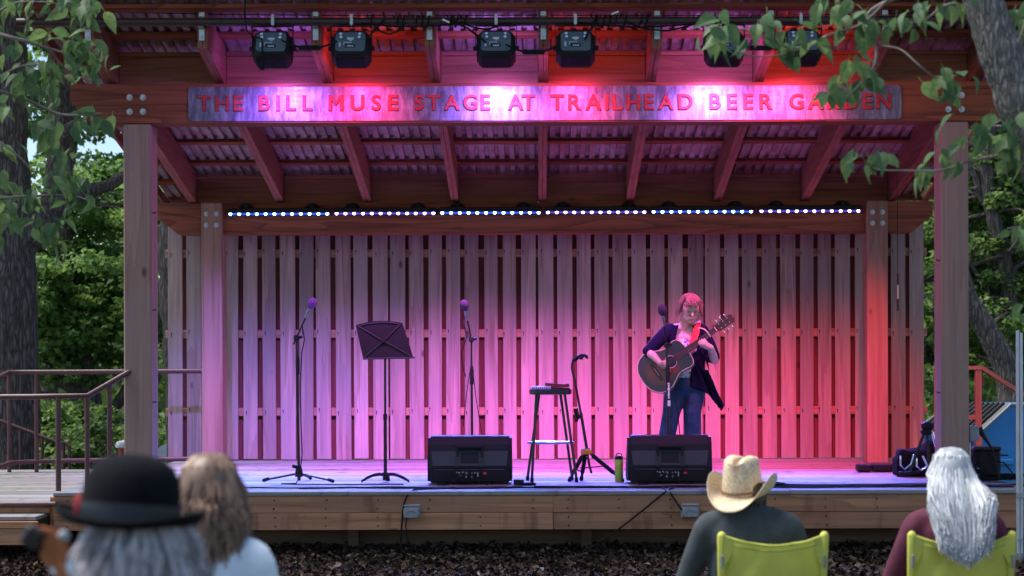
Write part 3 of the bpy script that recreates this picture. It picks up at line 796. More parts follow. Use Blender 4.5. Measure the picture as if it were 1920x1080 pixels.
def bar(t, name, a, b_, w1, w2, mat):
    a, b_ = Vector(a), Vector(b_); d = b_ - a; q = d.to_track_quat('X', 'Z').to_matrix()
    m_ = MB().box((0, 0, 0), (d.length, w1, w2), None, .004); return obj(name, m_, mat, t, (a + b_) / 2, q.to_euler())
bar(t, 'top_rail', P(1752, 692, sR), P(1841, 692, sR), .09, .04, railing_wood)
bar(t, 'top_rail', P(1840, 692, sR), P(1960, 770, sR), .09, .04, railing_wood)
bar(t, 'mid_rail', P(1758, 785, sR), P(1834, 785, sR), .04, .045, railing_wood)
for px in (1758, 1834):
    a = P(px, 695, sR); bar(t, 'post', a, (a.x, a.y, 0.0), .06, .06, railing_wood)
bar(t, 'brace_block', P(1842, 708, sR - 1), P(1842, 728, sR - 1), .04, .03, railing_wood)

# ------------------------------------------------------------------ stage monitors
grille = plain('monitor_shell', (0.012, 0.013, 0.016), 0.65, 0.0, 0.25, 140, 0.35, spec=.3)
def make_monitor(px, s, lab):
    base = P(px, 690 + s, s); base.z = ZD
    t = thing('floor_monitor', lab, 'speaker', base, 'wedge monitors along the stage front')
    W2 = 0.345
    # side profile (y away from the audience, z up): rear panel leans back, grille faces the singer
    prof_ = [(0.02, 0.02), (0.0, 0.15), (0.035, 0.345), (0.075, 0.415), (0.12, 0.425), (0.40, 0.09), (0.38, 0.02)]
    m_ = MB().prism(prof_, lambda p, q: (W2 * (q * 2 - 1) * 0.985, p[0], p[1]))
    o = obj('cabinet', m_, grille, t, base)
    bv = o.modifiers.new('b', 'BEVEL'); bv.width = 0.012; bv.segments = 2
    # moulded end cheeks
    for q in (-1, 1):
        m_ = MB().prism([(0.03, 0.03), (0.012, 0.15), (0.048, 0.335), (0.085, 0.40), (0.12, 0.405), (0.37, 0.10), (0.36, 0.03)], lambda p, r_: (q * (W2 * 0.985 + 0.022 * r_), p[0] + 0.0, p[1]))
        obj('end_cheek', m_, black, t, base)
    # upper panel and mid band of the back, set proud
    def back(z, off=0.0):
        if z <= 0.15: y = 0.02 + (z - 0.02) / 0.13 * (-0.02)
        elif z <= 0.345: y = (z - 0.15) / 0.195 * 0.035
        else: y = 0.035 + (z - 0.345) / 0.07 * 0.04
        return y - off
    m_ = MB()
    m_.add([(-W2 + .03, back(.165, .008), .165), (W2 - .03, back(.165, .008), .165), (W2 - .015, back(.285, .008), .285), (-W2 + .015, back(.285, .008), .285),
            (-W2 + .03, back(.15, -.01), .155), (W2 - .03, back(.15, -.01), .155), (W2 - .015, back(.3, -.01), .295), (-W2 + .015, back(.3, -.01), .295)],
           [(0, 1, 2, 3), (0, 4, 5, 1), (1, 5, 6, 2), (2, 6, 7, 3), (3, 7, 4, 0)])
    obj('back_band', m_, darkgrey, t, base)
    # carrying handle: bar, two ribbed grips, recess
    hb = MB().box((0, back(.325, .022), 0.325), (0.23, 0.03, 0.03), None, .008)
    for q in (-1, 1): hb.box((q * 0.105, back(.29, .016), 0.28), (0.022, 0.03, 0.085), rotm(x=-10), .006)
    hd = obj('handle', hb, black, t, base)
    obj('handle_recess', MB().box((0, back(.25, .006), .232), (0.16, 0.012, 0.105), rotm(x=-10), .004), grille, t, base)
    for q in (-1, 1):
        gm_ = MB()
        gm_.box((q * 0.105, back(.2, .012), 0.2), (0.034, 0.02, 0.1), rotm(x=-10), .008)
        for i in range(7): gm_.box((q * 0.105, back(.165 + i * .012, .024), .165 + i * .012), (0.03, 0.006, 0.005), rotm(x=-10))
        obj('grip', gm_, darkgrey, t, base)
    # input panel at the bottom
    obj('input_panel', MB().box((0, 0.008, 0.082), (0.60, 0.012, 0.105), rotm(x=9), .003), blackgloss, t, base)
    cn = MB()
    for (xx, zz, r_) in ((-.09, .105, .008), (-.075, .075, .01), (-.06, .11, .008), (-.03, .1, .012), (-.03, .07, .009), (0.02, .1, .008), (0.045, .105, .007), (.02, .07, .008), (-.11, .11, .006)):
        cn.cyl((xx, 0.002, zz), (xx, -0.012, zz), r_, 10)
    cn.box((.07, 0.0, .09), (.012, .006, .04))
    obj('knobs', cn, midgrey, t, base)
    obj('power_switch', MB().box((.13, -.001, .098), (.03, .012, .018), None, .002), red_p, t, base)
    ft = MB()
    for xx in (-.19, -.06, 0.06, .19): ft.cyl((xx, .05, 0), (xx, .05, .022), .014, 8); ft.cyl((xx, .33, 0), (xx, .33, .022), .014, 8)
    obj('feet', ft, rubber, t, base)
    lead = MB().tube([(-.03, -.012, .1), (-.06, -.05, .085), (-.14, -.06, .03), (-.2, -.05, .006), (-.28, -.06, .006)], .006, 6)
    lead.tube([(.02, -.012, .1), (.03, -.05, .07), (.09, -.06, .02), (.16, -.055, .006)], .005, 6)
    obj('lead', lead, rubber, t, base, smooth=True)
make_monitor(880, 219, 'black wedge monitor standing between the music stand and the stool')
make_monitor(1256, 219, 'black wedge monitor standing in front of the singer')

# ------------------------------------------------------------------ microphone stands
foam = plain('purple_foam', (0.20, 0.075, 0.32), 0.95, 0, 0.15, 120, 0.4)
foam2 = plain('dark_foam', (0.06, 0.03, 0.075), 0.95, 0, 0.15, 120, 0.4)
def mic_stand(lab, bx, s, mic, elbow, clutch_y, foam_m, legs, boomtail, mlab, group='microphone stands'):
    base = P(bx, 690 + s, s); base.z = ZD
    t = thing('microphone_stand', lab, 'microphone stand', base, group)
    top = P(elbow[0], elbow[1], s) - base; mc = P(mic[0], mic[1], s + 2) - base
    obj('pole', MB().tube([(0, 0, .06), (top.x * .5, 0, top.z * .5), top], [.013, .012, .0085], 10), blackgloss, t, base, smooth=True)
    cz = P(bx, clutch_y, s).z - base.z
    obj('clutch', MB().tube([(top.x * .45, 0, cz - .1), (top.x * .47, 0, cz + .02), (top.x * .5, 0, cz + .07)], [.018, .02, .013], 10), black, t, base, smooth=True)
    d = (mc - top).normalized()
    obj('boom', MB().tube([top - d * boomtail, mc - d * .05], .008, 8), blackgloss, t, base, smooth=True)
    obj('boom_joint', MB().box(top, (.045, .05, .05), None, .01).cyl(top + Vector((.0, .02, 0)), top + Vector((0.05, .02, .01)), .013, 8), black, t, base)
    hub = obj('hub', MB().tube([(0, 0, .05), (0, 0, .09), (0, 0, .15)], [.036, .034, .02], 12).cyl((0, 0, .13), (-.05, -.03, .145), .016, 8).cyl((0, 0, .05), (0, 0, .015), .015, 8), black, t, base, smooth=True)
    for a in legs:
        dx, dy = .32 * math.cos(R(a)), .32 * math.sin(R(a))
        lg = obj('leg', MB().tube([(0, 0, .08), (dx * .96, dy * .96, .02)], .0095, 8), blackgloss, t, base, smooth=True)
        obj('rubber_foot', MB().tube([(dx * .88, dy * .88, .028), (dx, dy, .016)], .0155, 8, True, True), rubber, lg, base, smooth=True)
    m = thing('microphone', lab.replace('stand', 'end') if False else mlab, 'microphone', base + mc - d * .12, 'microphones')
    obj('body', MB().tube([mc - d * .12, mc - d * .03, mc - d * .0], [.010, .014, .019], 12).tube([mc - d * .07, mc - d * .045], .017, 10), plain('mic_grey_%d' % bx, (.35, .35, .38), .35, .7), m, base, smooth=True)
    rot = d.to_track_quat('Z', 'Y').to_matrix()
    obj('windscreen', MB().ell(mc + d * .03, (.040, .040, .055), rot, 16, 12), foam_m, m, base, smooth=True)
    return t
mic_stand('boom stand with wide tripod feet in front of the purple boards', 560, 213, (583, 573), (556, 632), 680, foam, (172, -15, 80), .07, 'purple foam covered microphone on the boom stand with wide feet')
mic_stand('tall microphone stand behind the first wedge monitor', 885, 205, (872, 578), (884, 636), 700, foam2, (200, 330, 90), .03, 'dark round microphone on the stand behind the first monitor')
mic_stand('microphone stand planted right in front of the singer', 1254, 212, (1243, 588), (1250, 648), 700, foam2, (200, 330, 90), .02, 'dark round microphone just beside the singer face')
# white printed sleeve on the singer's stand
a = P(1253.5, 718, 214.5); b_ = P(1254, 763, 214.5)
t = thing('printed_sleeve', 'black sleeve with white lettering on the singer microphone stand', 'sleeve', b_)
obj('sleeve', MB().cyl(a, b_, .0155, 12), blackgloss, t)
m_ = MB()
for i in range(9):
    f = .04 + i * .075; c_ = a.lerp(b_, f); m_.box(c_ + Vector((random.uniform(-.002, .002), -.0158, 0)), (.014 if i % 3 else .02, .002, .012 + .004 * (i % 2)), rotm(y=random.choice((-25, 0, 30))))
m_.box(a.lerp(b_, .86) + Vector((0, -.0158, 0)), (.024, .002, .05))
obj('lettering', m_, white_p, t)
# cables on the stands
q = lambda x, y, s: P(x, y, s)
cable('microphone_cable', 'thin cable trailing down the purple microphone stand', [q(567, 610, 214), q(571, 635, 216), q(566, 660, 215), q(563, 720, 215), q(564, 790, 215), q(566, 850, 215), q(562, 888, 215), Vector((q(556, 0, 216).x, 13.55, ZD + .008)), Vector((q(530, 0, 216).x, 13.5, ZD + .008)), Vector((q(560, 0, 216).x, 13.42, ZD + .008)), Vector((q(620, 0, 216).x, 13.4, ZD + .008)), Vector((q(760, 0, 216).x, 13.38, ZD + .008))], .005)
cable('microphone_cable', 'loose cable loop hanging on the stand behind the first monitor', [q(868, 600, 205), q(876, 630, 207), q(865, 660, 207), q(868, 690, 207), q(873, 706, 207)], .005)
cable('microphone_cable', 'cable spreading left and right from the stand behind the first monitor', [q(868, 800, 206), q(872, 760, 206), q(880, 700, 206), q(886, 690, 206), q(893, 750, 206), q(903, 812, 206)], .004)
cable('microphone_cable', 'cable hanging from the singer guitar to the deck', [q(1262, 715, 207), q(1270, 770, 210), q(1276, 830, 210), Vector((q(1282, 0, 210).x, 14.0, ZD + .006))], .005)

# ------------------------------------------------------------------ music stand
base = P(722, 690 + 214, 214); base.z = ZD
t = thing('music_stand', 'black music stand with wide tilted desk', 'music stand', base)
s = 214
obj('pole', MB().tube([(0, 0, .03), (0, 0, .58), (0, 0, .58), (0, 0, 1.12), (-.015, .01, 1.2)], [.0155, .0155, .0105, .0105, .0105], 10), blackgloss, t, base, smooth=True)
obj('collar', MB().tube([(0, 0, .55), (0, 0, .6)], .019, 10).tube([(0, 0, .02), (0, 0, .09)], .024, 10), black, t, base, smooth=True)
for a0 in (180, 0, 90):
    pts = [(0.0, 0, .07)] + [(r_ * math.cos(R(a0)), r_ * math.sin(R(a0)), zz) for r_, zz in ((.05, .078), (.1, .07), (.16, .045), (.21, .012))]
    m_ = MB()
    dx, dy = math.cos(R(a0)), math.sin(R(a0)); nx, ny = -dy, dx
    vs = []
    for (x, y, z) in pts:
        for w1, h1 in ((-.02, .014), (.02, .014), (.02, -.012), (-.02, -.012)): vs.append((x + nx * w1, y + ny * w1, max(0.0, z + h1 - .004)))
    m_.add(vs, [(i * 4 + k, i * 4 + (k + 1) % 4, i * 4 + 4 + (k + 1) % 4, i * 4 + 4 + k) for i in range(4) for k in range(4)] + [(0, 1, 2, 3), (19, 18, 17, 16)])
    obj('leg', m_, black, t, base)
c4 = [P(666, 608, s) - base, P(754, 604, s) - base, P(776, 670, s) - base, P(682, 672, s) - base]
tilt = [Vector((0, .05, 0)), Vector((0, .05, 0)), Vector((0, -.05, 0)), Vector((0, -.05, 0))]
A, B, D_, E_ = [p + d for p, d in zip(c4, tilt)]
nn = (B - A).cross(E_ - A).normalized()
if nn.y > 0: nn = -nn
vs = []
for j in range(6):
    v_ = j / 5
    for i in range(9):
        u = i / 8
        p = A.lerp(B, u).lerp(E_.lerp(D_, u), v_)
        if j == 0: p = p + (A - E_).normalized() * .028 * math.sin(math.pi * u)
        vs.append(p)
m_ = MB()
fs = [(j * 9 + i, j * 9 + i + 1, (j + 1) * 9 + i + 1, (j + 1) * 9 + i) for j in range(5) for i in range(8)]
m_.add(vs, fs); nv = len(vs)
dk = obj('desk', m_, black, t, base); sol = dk.modifiers.new('s', 'SOLIDIFY'); sol.thickness = .004
cen_ = (A + B + D_ + E_) / 4 + Vector((.0, -.012, 0))
rm_ = MB()
for (p0, p1) in ((A, cen_), (B, cen_), (D_, cen_), (E_, cen_)):
    rm_.tube([p0.lerp(p1, .06) + nn * .006, p1 + nn * .006], .0055, 6)
top_ = [A.lerp(B, i / 10) + (E_ - A) * .06 + (A - E_).normalized() * .028 * math.sin(math.pi * i / 10) + nn * .006 for i in range(1, 10)]
rm_.tube(top_, .006, 6)
obj('brace', rm_, darkgrey, t, base, smooth=True)
obj('pivot', MB().cyl(cen_ + nn * .02, cen_ - nn * .01, .022, 12), black, t, base)
lp = MB(); d_ = D_ - E_
lp.tube([E_ - nn * .0 - d_ * .0, E_ + d_ * .5, D_ + d_ * .03], .009, 6); lp.box((E_ + D_) / 2 + Vector((0, .03, 0)), (d_.length * 1.03, .06, .004), rotm(y=-R(0)))
obj('ledge', lp, darkgrey, t, base)

# ------------------------------------------------------------------ stool and things on it
s = 213
base = P(1032, 690 + s, s); base.z = ZD
stool_m = plain('black_metal_tube', (0.035, 0.035, 0.032), 0.38, 0.3, 0.3, 25)
t = thing('bar_stool', 'tall backless black metal stool with round foot ring', 'stool', base)
zs = .812
obj('seat', MB().lathe([(.0, zs - .046), (.17, zs - .046), (.186, zs - .04), (.188, zs - .012), (.182, zs), (.0, zs)], (0, 0, 0), 32), blackgloss, t, base, smooth=True)
for a0 in (200, 225, -20, 55):
    dx, dy = math.cos(R(a0)), math.sin(R(a0))
legs_ = [(-.125, -.06, -.165, -.11), (-.10, .09, -.205, .10), (.09, .09, .19, .12), (.125, -.06, .225, -.11)]
for (x0, y0, x1, y1) in legs_:
    lg = obj('leg', MB().tube([(x0, y0, zs - .046), (x1, y1, .025)], .0125, 10), stool_m, t, base, smooth=True)
    obj('rubber_foot', MB().tube([(x1 * .99, y1 * .99, .04), (x1, y1, .002)], .0165, 10), rubber, lg, base, smooth=True)
obj('foot_ring', MB().tube([(.2 * math.cos(2 * math.pi * i / 28), .12 * math.sin(2 * math.pi * i / 28), .345) for i in range(29)], .011, 8), plain('worn_steel_ring', (.3, .33, .4), .35, .6), t, base, smooth=True)
paper = plain('white_paper', (.8, .82, .85), .7, 0, .04)
o = MB()
for i in range(3): o.prism([(-.17, -.10), (.0, -.11), (.01, .08), (-.15, .1)], lambda p, q: (p[0], p[1], zs + .004 + i * .008 + q * .006 + .01 * (1 - abs(p[0] + .08) / .09)))
tag(obj('song_sheets', o, paper, None, base), 'white stack of paper lying on the stool seat', 'paper')
t = thing('spiral_binding', 'pale blue spiral binding along the edge of the paper on the stool', 'binding', base + Vector((-.08, -.11, zs)))
m_ = MB()
for i in range(9): m_.ell((-.16 + i * .018, -.115, zs + .012), (.006, .007, .011), None, 8, 5)
obj('coil', m_, plain('blue_coil', (.05, .25, .6), .4), t, base)
t = thing('red_wallet', 'dark red folded case lying on the stool seat', 'case', base + Vector((.1, 0, zs)))
rc = plain('dark_red_leather', (.16, .008, .02), .55, 0, .3, 30, .3)
obj('cover', MB().prism([(-.05, .035), (-.045, .06), (.03, .05), (.12, .045), (.165, .052), (.165, .018), (.0, .014)], lambda p, q: (p[0], -.08 + q * .15, zs + p[1])), rc, t, base)
obj('flap', MB().box((.07, -.01, zs + .008), (.2, .16, .012), rotm(y=1), .003), blackgloss, t, base)

# ------------------------------------------------------------------ guitar stand
yellow_m = plain('amber_plastic', (.55, .27, .02), .45)
base = P(1100, 690 + s, s); base.z = ZD
t = thing('guitar_stand', 'empty black tripod guitar stand with amber leg hub beside the stool', 'guitar stand', base)
w3 = lambda x, y, dy=0.0: P(x, y, s) - base + Vector((0, dy, 0))
obj('upright', MB().tube([w3(1101, 850), w3(1090, 780), w3(1088, 770), w3(1078, 715), w3(1072, 690), w3(1073, 680), w3(1080, 675)], [.014, .014, .0105, .0105, .0105, .0105, .0105], 10), blackgloss, t, base, smooth=True)
obj('height_grip', MB().tube([w3(1079, 766), w3(1081, 776), w3(1085, 786)], .021, 8).box(w3(1081, 786), (.03, .03, .05), rotm(y=12), .006), black, t, base, smooth=True)
obj('yoke', MB().tube([w3(1076, 676), w3(1084, 669), w3(1090, 671), w3(1096, 666), w3(1101, 671)], [.018, .022, .02, .016, .011], 8, True, True).tube([w3(1086, 670, -.02), w3(1090, 666, -.07), w3(1100, 668, -.09)], [.015, .013, .01], 8, True, True), black, t, base, smooth=True)
obj('leg_hub', MB().box(w3(1099, 848), (.10, .05, .04), rotm(y=-6), .008).cyl(w3(1094, 850, -.028), w3(1094, 850, .028), .012, 8).cyl(w3(1107, 847, -.028), w3(1107, 847, .028), .012, 8), yellow_m, t, base)
obj('hub_cap', MB().box(w3(1098, 843), (.085, .045, .02), rotm(y=-6), .008), chrome, t, base)
for (x0, y0, x1, y1, dy) in ((1093, 852, 1067, 902, -.02), (1097, 853, 1090, 893, .1), (1106, 850, 1166, 901, -.06)):
    a, b_ = w3(x0, y0), w3(x1, y1, dy); b_.z = .014
    lg = obj('leg', MB().tube([a, b_], .013, 10), blackgloss, t, base, smooth=True)
    obj('foam_sleeve', MB().tube([a.lerp(b_, .08), a.lerp(b_, .72)], .019, 10), rubber, lg, base, smooth=True)
    obj('rubber_foot', MB().tube([a.lerp(b_, .93), b_], .018, 8, True, True), rubber, lg, base, smooth=True)
obj('spreader', MB().tube([w3(1088, 878, .06), w3(1100, 877, .0), w3(1140, 873, -.03)], .006, 6).tube([w3(1078, 880, -.02), w3(1090, 885, .06)], .006, 6), blackgloss, t, base, smooth=True)
obj('cradle_arm', MB().tube([w3(1101, 852), w3(1104, 872, -.06), w3(1107, 884, -.13)], .011, 8, True, True), black, t, base, smooth=True)

# ------------------------------------------------------------------ water bottle
base = P(1160, 690 + 214, 214); base.z = ZD
t = thing('water_bottle', 'lime green water bottle with dark lid beside the singer monitor', 'bottle', base)
gb = plain('lime_bottle', (.34, .60, .06), .25, 0, .08); gb.node_tree.nodes['Principled BSDF'].inputs['Transmission Weight'].default_value = .25
obj('body', MB().lathe([(.0, 0), (.034, 0), (.037, .006), (.037, .08), (.035, .1), (.037, .12), (.037, .19), (.033, .2), (0, .2)], (0, 0, 0), 24), gb, t, base, smooth=True)
obj('lid', MB().lathe([(.0, .198), (.036, .198), (.036, .225), (.03, .23), (0, .23)], (0, 0, 0), 24), black, t, base, smooth=True)
obj('carry_loop', MB().tube([(-.025, 0, .225), (-.02, 0, .245), (0, 0, .252), (.02, 0, .245), (.025, 0, .225)], .005, 6), black, t, base, smooth=True)

# ------------------------------------------------------------------ outlet boxes on the fascia, cables over the edge
clear = plain('grey_clear_cover', (.42, .46, .48), .25, 0, .1, 15); clear.node_tree.nodes['Principled BSDF'].inputs['Transmission Weight'].default_value = .35
for px, lab in ((771, 'grey weatherproof outlet box on the fascia under the first monitor'), (1293, 'grey weatherproof outlet box on the fascia below the singer')):
    base = P(px, 958, FPX / (DF - .01))
    t = thing('outlet_box', lab, 'outlet box', base, 'outlet boxes on the stage fascia')
    obj('back_plate', MB().box((0, -.006, 0), (.15, .012, .115), None, .003), midgrey, t, base)
    obj('cover', MB().prism(rrect(.135, .085, .02), lambda p, q: (p[0] * (1 - .12 * q), -.012 - .055 * q, p[1] * (1 - .15 * q) - .008)), clear, t, base)
    obj('hinge', MB().cyl((-.065, -.02, .048), (.065, -.02, .048), .008, 8), midgrey, t, base)
    obj('ridge', MB().tube([(-.05, -.068, -.01), (-.025, -.07, .008), (0, -.071, .014), (.025, -.07, .008), (.05, -.068, -.01)], .004, 6), midgrey, t, base, smooth=True)
f = FPX / (DF - .03); zf = lambda x, y: P(x, y, f)
dz = ZD + .008
def dk(px, d): return Vector(((px - 1009) * d / FPX, d, dz))
cable('power_cable', 'black cable looping over the deck edge behind the first outlet box', [dk(850, 13.0), dk(815, 12.9), dk(790, 12.86), dk(775, 12.78), zf(762, 930), zf(756, 946), zf(754, 965), zf(752, 990), zf(751, 1020), zf(752, 1045), zf(757, 1064)], .0075)
cable('power_cable', 'black cable hanging from the first outlet box down into the leaves', [zf(762, 968), zf(760, 985), zf(762, 1010), zf(778, 1030), zf(789, 1048), zf(788, 1062)], .006)
cable('power_cable', 'black cable slanting from the deck edge in front of the singer down to the leaves', [dk(1240, 12.95), dk(1247, 12.78), zf(1248, 922), zf(1205, 957), zf(1150, 1000), zf(1110, 1025), zf(1075, 1046), zf(1055, 1056)], .007)
cable('power_cable', 'short black cable from the deck edge into the second outlet box', [dk(1262, 12.95), dk(1254, 12.78), zf(1257, 926), zf(1268, 943), zf(1276, 955), zf(1284, 962)], .007)
def wig(x0, x1, d0, amp, n=40, z=None):
    out = []; ph = [random.uniform(0, 6.3) for _ in range(3)]
    for i in range(n + 1):
        u = i / n; px = x0 + (x1 - x0) * u
        out.append(dk(px, d0 + amp * (math.sin(u * 9 + ph[0]) * .5 + math.sin(u * 17 + ph[1]) * .3 + math.sin(u * 31 + ph[2]) * .15)))
    return out
for i, (a, b_, d0, am, r_) in enumerate(((410, 800, 13.05, .05, .006), (560, 980, 13.0, .06, .007), (800, 1250, 12.98, .05, .007), (1000, 1400, 13.08, .06, .007), (1150, 1700, 13.02, .04, .008), (1330, 1900, 12.95, .03, .007), (1340, 1910, 13.12, .06, .006), (1400, 1760, 13.22, .07, .006))):
    cable('floor_cable', ('black cable on the deck under the purple microphone stand', 'black cable on the deck from the music stand to the stool', 'black cable on the deck between the two monitors', 'black cable on the deck in front of the stool and singer', 'long thick black cable on the deck from singer monitor to gear bag', 'outermost black cable along the deck edge above the straw hat', 'thin black cable on the deck behind the straw hat', 'thin black cable on the deck ending by the gear bag')[i], wig(a, b_, d0, am), r_, group='cables along the stage front')
def coil(cx, cd, rx, n, lab):
    pts = []
    for i in range(n * 18):
        a = i / 18 * 2 * math.pi; k = 1 + .12 * math.sin(i * .37)
        pts.append(Vector((cx + rx * k * math.cos(a), cd + rx * .8 * k * math.sin(a), dz + .004 + .004 * (i / 18))))
    cable('coiled_cable', lab, pts, .006)
coil((1430 - 1009) / 222, 13.2, .17, 3, 'loose coil of black cable on the deck near the straw hat')
coil((985 - 1009) / 222, 13.25, .08, 3, 'small coil of black cable by the foot of the stool')
coil((1790 - 1009) / 222, 13.5, .16, 4, 'coil of black cable on the deck beside the front post')
t = thing('adapter_block', 'small black adapter block on the deck by the stool', 'adapter', dk(972, 13.3))
obj('case', MB().box(dk(972, 13.3) + Vector((0, 0, .022)), (.09, .06, .045), None, .006), black, t); obj('cord', MB().tube([dk(982, 13.3) + Vector((0, 0, .015)), dk(990, 13.25), dk(1003, 13.3)], .005, 6), rubber, t)

# ------------------------------------------------------------------ clutter at the side of the stage
base = dk(1650, 14.9)
t = thing('pedal_case', 'low black equipment blocks on the deck beside the red lit post', 'equipment', base)
for i, (dx, w_) in enumerate(((-.16, .13), (0.0, .17), (.17, .17))):
    obj('unit', MB().box((dx, .02 * i, .035), (w_, .14, .07), None, .01), black, t, base)
base = dk(1722, 14.3)
t = thing('gear_bag', 'sagging black fabric gear bag behind the folded stand', 'bag', base)
bagm = plain('black_bag_fabric', (.007, .008, .011), .9, 0, .3, 30, .4, spec=.1)
m_ = MB().ell((0, 0, .12), (.21, .13, .14)).ell((-.15, -.02, .15), (.07, .1, .1)).ell((.12, .03, .17), (.12, .11, .16)).box((-.02, 0, .08), (.40, .2, .16)).box((-.1, 0, .2), (.2, .16, .06), rotm(y=12)); remeshed('bag', m_, bagm, t, .02, 6, base)
base = dk(1742, 13.7); s = 214
t = thing('folded_stand', 'folded instrument stand with chrome cradle arms leaning near the front post', 'stand', base)
w4 = lambda x, y, dy=0.0: P(x, y, s) - base + Vector((0, dy, 0))
obj('head', MB().tube([w4(1728, 802), w4(1738, 800), w4(1748, 803)], [.03, .045, .035], 10).box(w4(1736, 812), (.09, .06, .05), None, .012), black, t, base, smooth=True)
for a, b_, m2 in (((1732, 815), (1704, 890), blackgloss), ((1748, 812), (1764, 880), chrome), ((1738, 815), (1742, 885), blackgloss)):
    pa, pb = w4(*a), w4(*b_); obj('leg', MB().tube([pa, pb], .013, 8), m2, t, base, smooth=True)
for pts in (((1688, 858), (1688, 874), (1696, 882), (1708, 872), (1712, 857)), ((1718, 862), (1718, 876), (1727, 884), (1736, 878)), ((1730, 858), (1738, 876), (1748, 884), (1760, 880))):
    obj('cradle_arm', MB().tube([w4(*p) for p in pts], .009, 8, True, True), chrome, t, base, smooth=True)
obj('microphone_clip', MB().tube([w4(1686, 889, -.05), w4(1692, 889, -.05), w4(1720, 886, -.05)], [.021, .016, .012], 8, True, True), black, t, base, smooth=True)
base = dk(1848, 13.85); 
t = thing('equipment_case', 'black equipment case with loose wires between the front post and the dumpster', 'case', base)
obj('shell', MB().box((-.02, 0, .13), (.24, .25, .26), None, .02), black, t, base)
obj('lid', MB().box((-.02, 0, .27), (.25, .26, .035), None, .012), blackgloss, t, base)
obj('handle', MB().tube([(-.16, -.13, .1), (-.16, -.16, .1), (-.09, -.16, .1), (-.09, -.13, .1)], .006, 6), chrome, t, base)
obj('shelf', MB().box((.12, -.02, .21), (.12, .1, .012), None, .003), black, t, base)
m_ = MB()
for i in range(9):
    x0 = random.uniform(-.2, .1); m_.tube([(x0, -.14, random.uniform(.1, .3)), (x0 + random.uniform(-.1, .1), -.17, .15), (x0 + random.uniform(-.1, .2), -.2, .03), (x0 + random.uniform(-.2, .4), -.26, .006)], .006, 5)
for i in range(10):
    x0 = random.uniform(-.2, .25); m_.tube([(x0 + .13 * math.cos(k * .8 + i), -.3 + .1 * math.sin(k * .8 + i), .008 + .004 * i + random.uniform(0, .02)) for k in range(10)], .007, 5)
obj('wires', m_, rubber, t, base, smooth=True)
px_ = CX + 3.45 + .135
t = thing('junction_box', 'grey electrical box with conduit on the side of the front post', 'junction box', (px_ + .02, YF + .02, ZD))
obj('box', MB().box((px_ + .045, YF + .02, ZD + 1 - (815 - 690) / 220), (.085, .1, .13), None, .006), midgrey, t)
obj('conduit', MB().tube([(px_ + .012, YF + .02, ZD + .01), (px_ + .012, YF + .02, ZD + .36)], .016, 8).tube([(px_ - .0, YF + .02, ZD + .49), (px_ - .0, YF + .02, ZD + 1.3)], .007, 6), galv, t, smooth=True)
obj('plug', MB().tube([(px_ + .09, YF, ZD + .48), (px_ + .12, YF - .01, ZD + .42), (px_ + .2, YF - .02, ZD + .3), (px_ + .26, YF - .02, ZD + .05)], [.03, .02, .006, .006], 8), black, t, smooth=True)
# hanging wire with black end, at the roof edge
t = thing('hanging_wire', 'thin wire with black handle hanging by the end of the rear beam', 'wire', P(1684, 585, 185))
obj('strand', MB().tube([P(1683, 330, 185), P(1683.5, 440, 185), P(1684, 515, 185)], .0035, 5), rubber, t)
obj('grip', MB().tube([P(1684, 515, 185), P(1684, 536, 185)], .008, 6).tube([P(1684, 562, 185), P(1684, 585, 185)], .008, 6), rubber, t)
obj('sleeve', MB().tube([P(1684, 536, 185), P(1684, 562, 185)], .007, 6), galv, t)

# ------------------------------------------------------------------ metal pole standing at the corner of the deck
sp_ = 236
base = P(1911, 690 + CAMZ * sp_, sp_); base.z = 0
zt = P(0, 622, sp_).z
t = thing('canopy_pole', 'pale grey metal pole standing by the corner of the stage', 'pole', base)
ps = plain('pale_painted_steel', (.50, .56, .60), .4, .2, .08, 10)
obj('tube', MB().box((-.013, 0, zt / 2 + .02), (.022, .03, zt - .04), None, .003), ps, t, base)
obj('tube', MB().box((.014, 0, zt / 2 + .01), (.022, .03, zt - .06), None, .003), ps, t, base)
obj('foot', MB().box((0, 0, .012), (.1, .1, .024), None, .004).cyl((0, 0, .024), (0, 0, .09), .032, 8), midgrey, t, base)
obj('fitting', MB().box((0, -.012, .55), (.06, .02, .05), None, .004).cyl((0, -.02, .2), (0, -.05, .2), .012, 8), galv, t, base)

# ------------------------------------------------------------------ blue dumpster behind the stage
s = 150
base = P(1905, 690 + CAMZ * s, s); base.z = 0
t = thing('dumpster', 'blue steel dumpster with black ribbed sloping lid', 'dumpster', base)
bluem = plain('blue_dumpster_paint', (.018, .24, .60), .45, 0, .15, 4, .05)
lidm = plain('black_lid_plastic', (.022, .024, .025), .5, 0, .2, 12)
wL = lambda x, y, dy=0: P(x, y, s) - base + Vector((0, dy, 0))
# side panel: slopes up from the front edge (image left) to the back
sl = [(-.62, .12), (.75, .12), (.75, 1.33), (.10, 1.07), (-.62, .60)]
x_l, x_r = (1838 - 1905) / s, .9
m_ = MB().prism([(x_l, .12), (x_r, .12), (x_r, 1.09), ((1893 - 1905) / s, 1.09), (x_l, .74)], lambda p, q: (p[0], q * 1.5, p[1]))
obj('body', m_, bluem, t, base)
obj('rim', MB().tube([(x_l - .02, -.02, .75), ((1893 - 1905) / s, -.02, 1.10), (x_r, -.02, 1.10)], .025, 6), galv, t, base)
obj('side_pocket', MB().box((-.2, -.03, .38), (.3, .06, .07), None, .01), bluem, t, base)
obj('label_sticker', MB().box((-.27, -.004, .42), (.13, .006, .1)), white_p, t, base)
lid = MB()
a0, a1 = Vector((x_l - .85, .2, .52)), Vector(((1888 - 1905) / s, .2, 1.07))
pitchn = 12
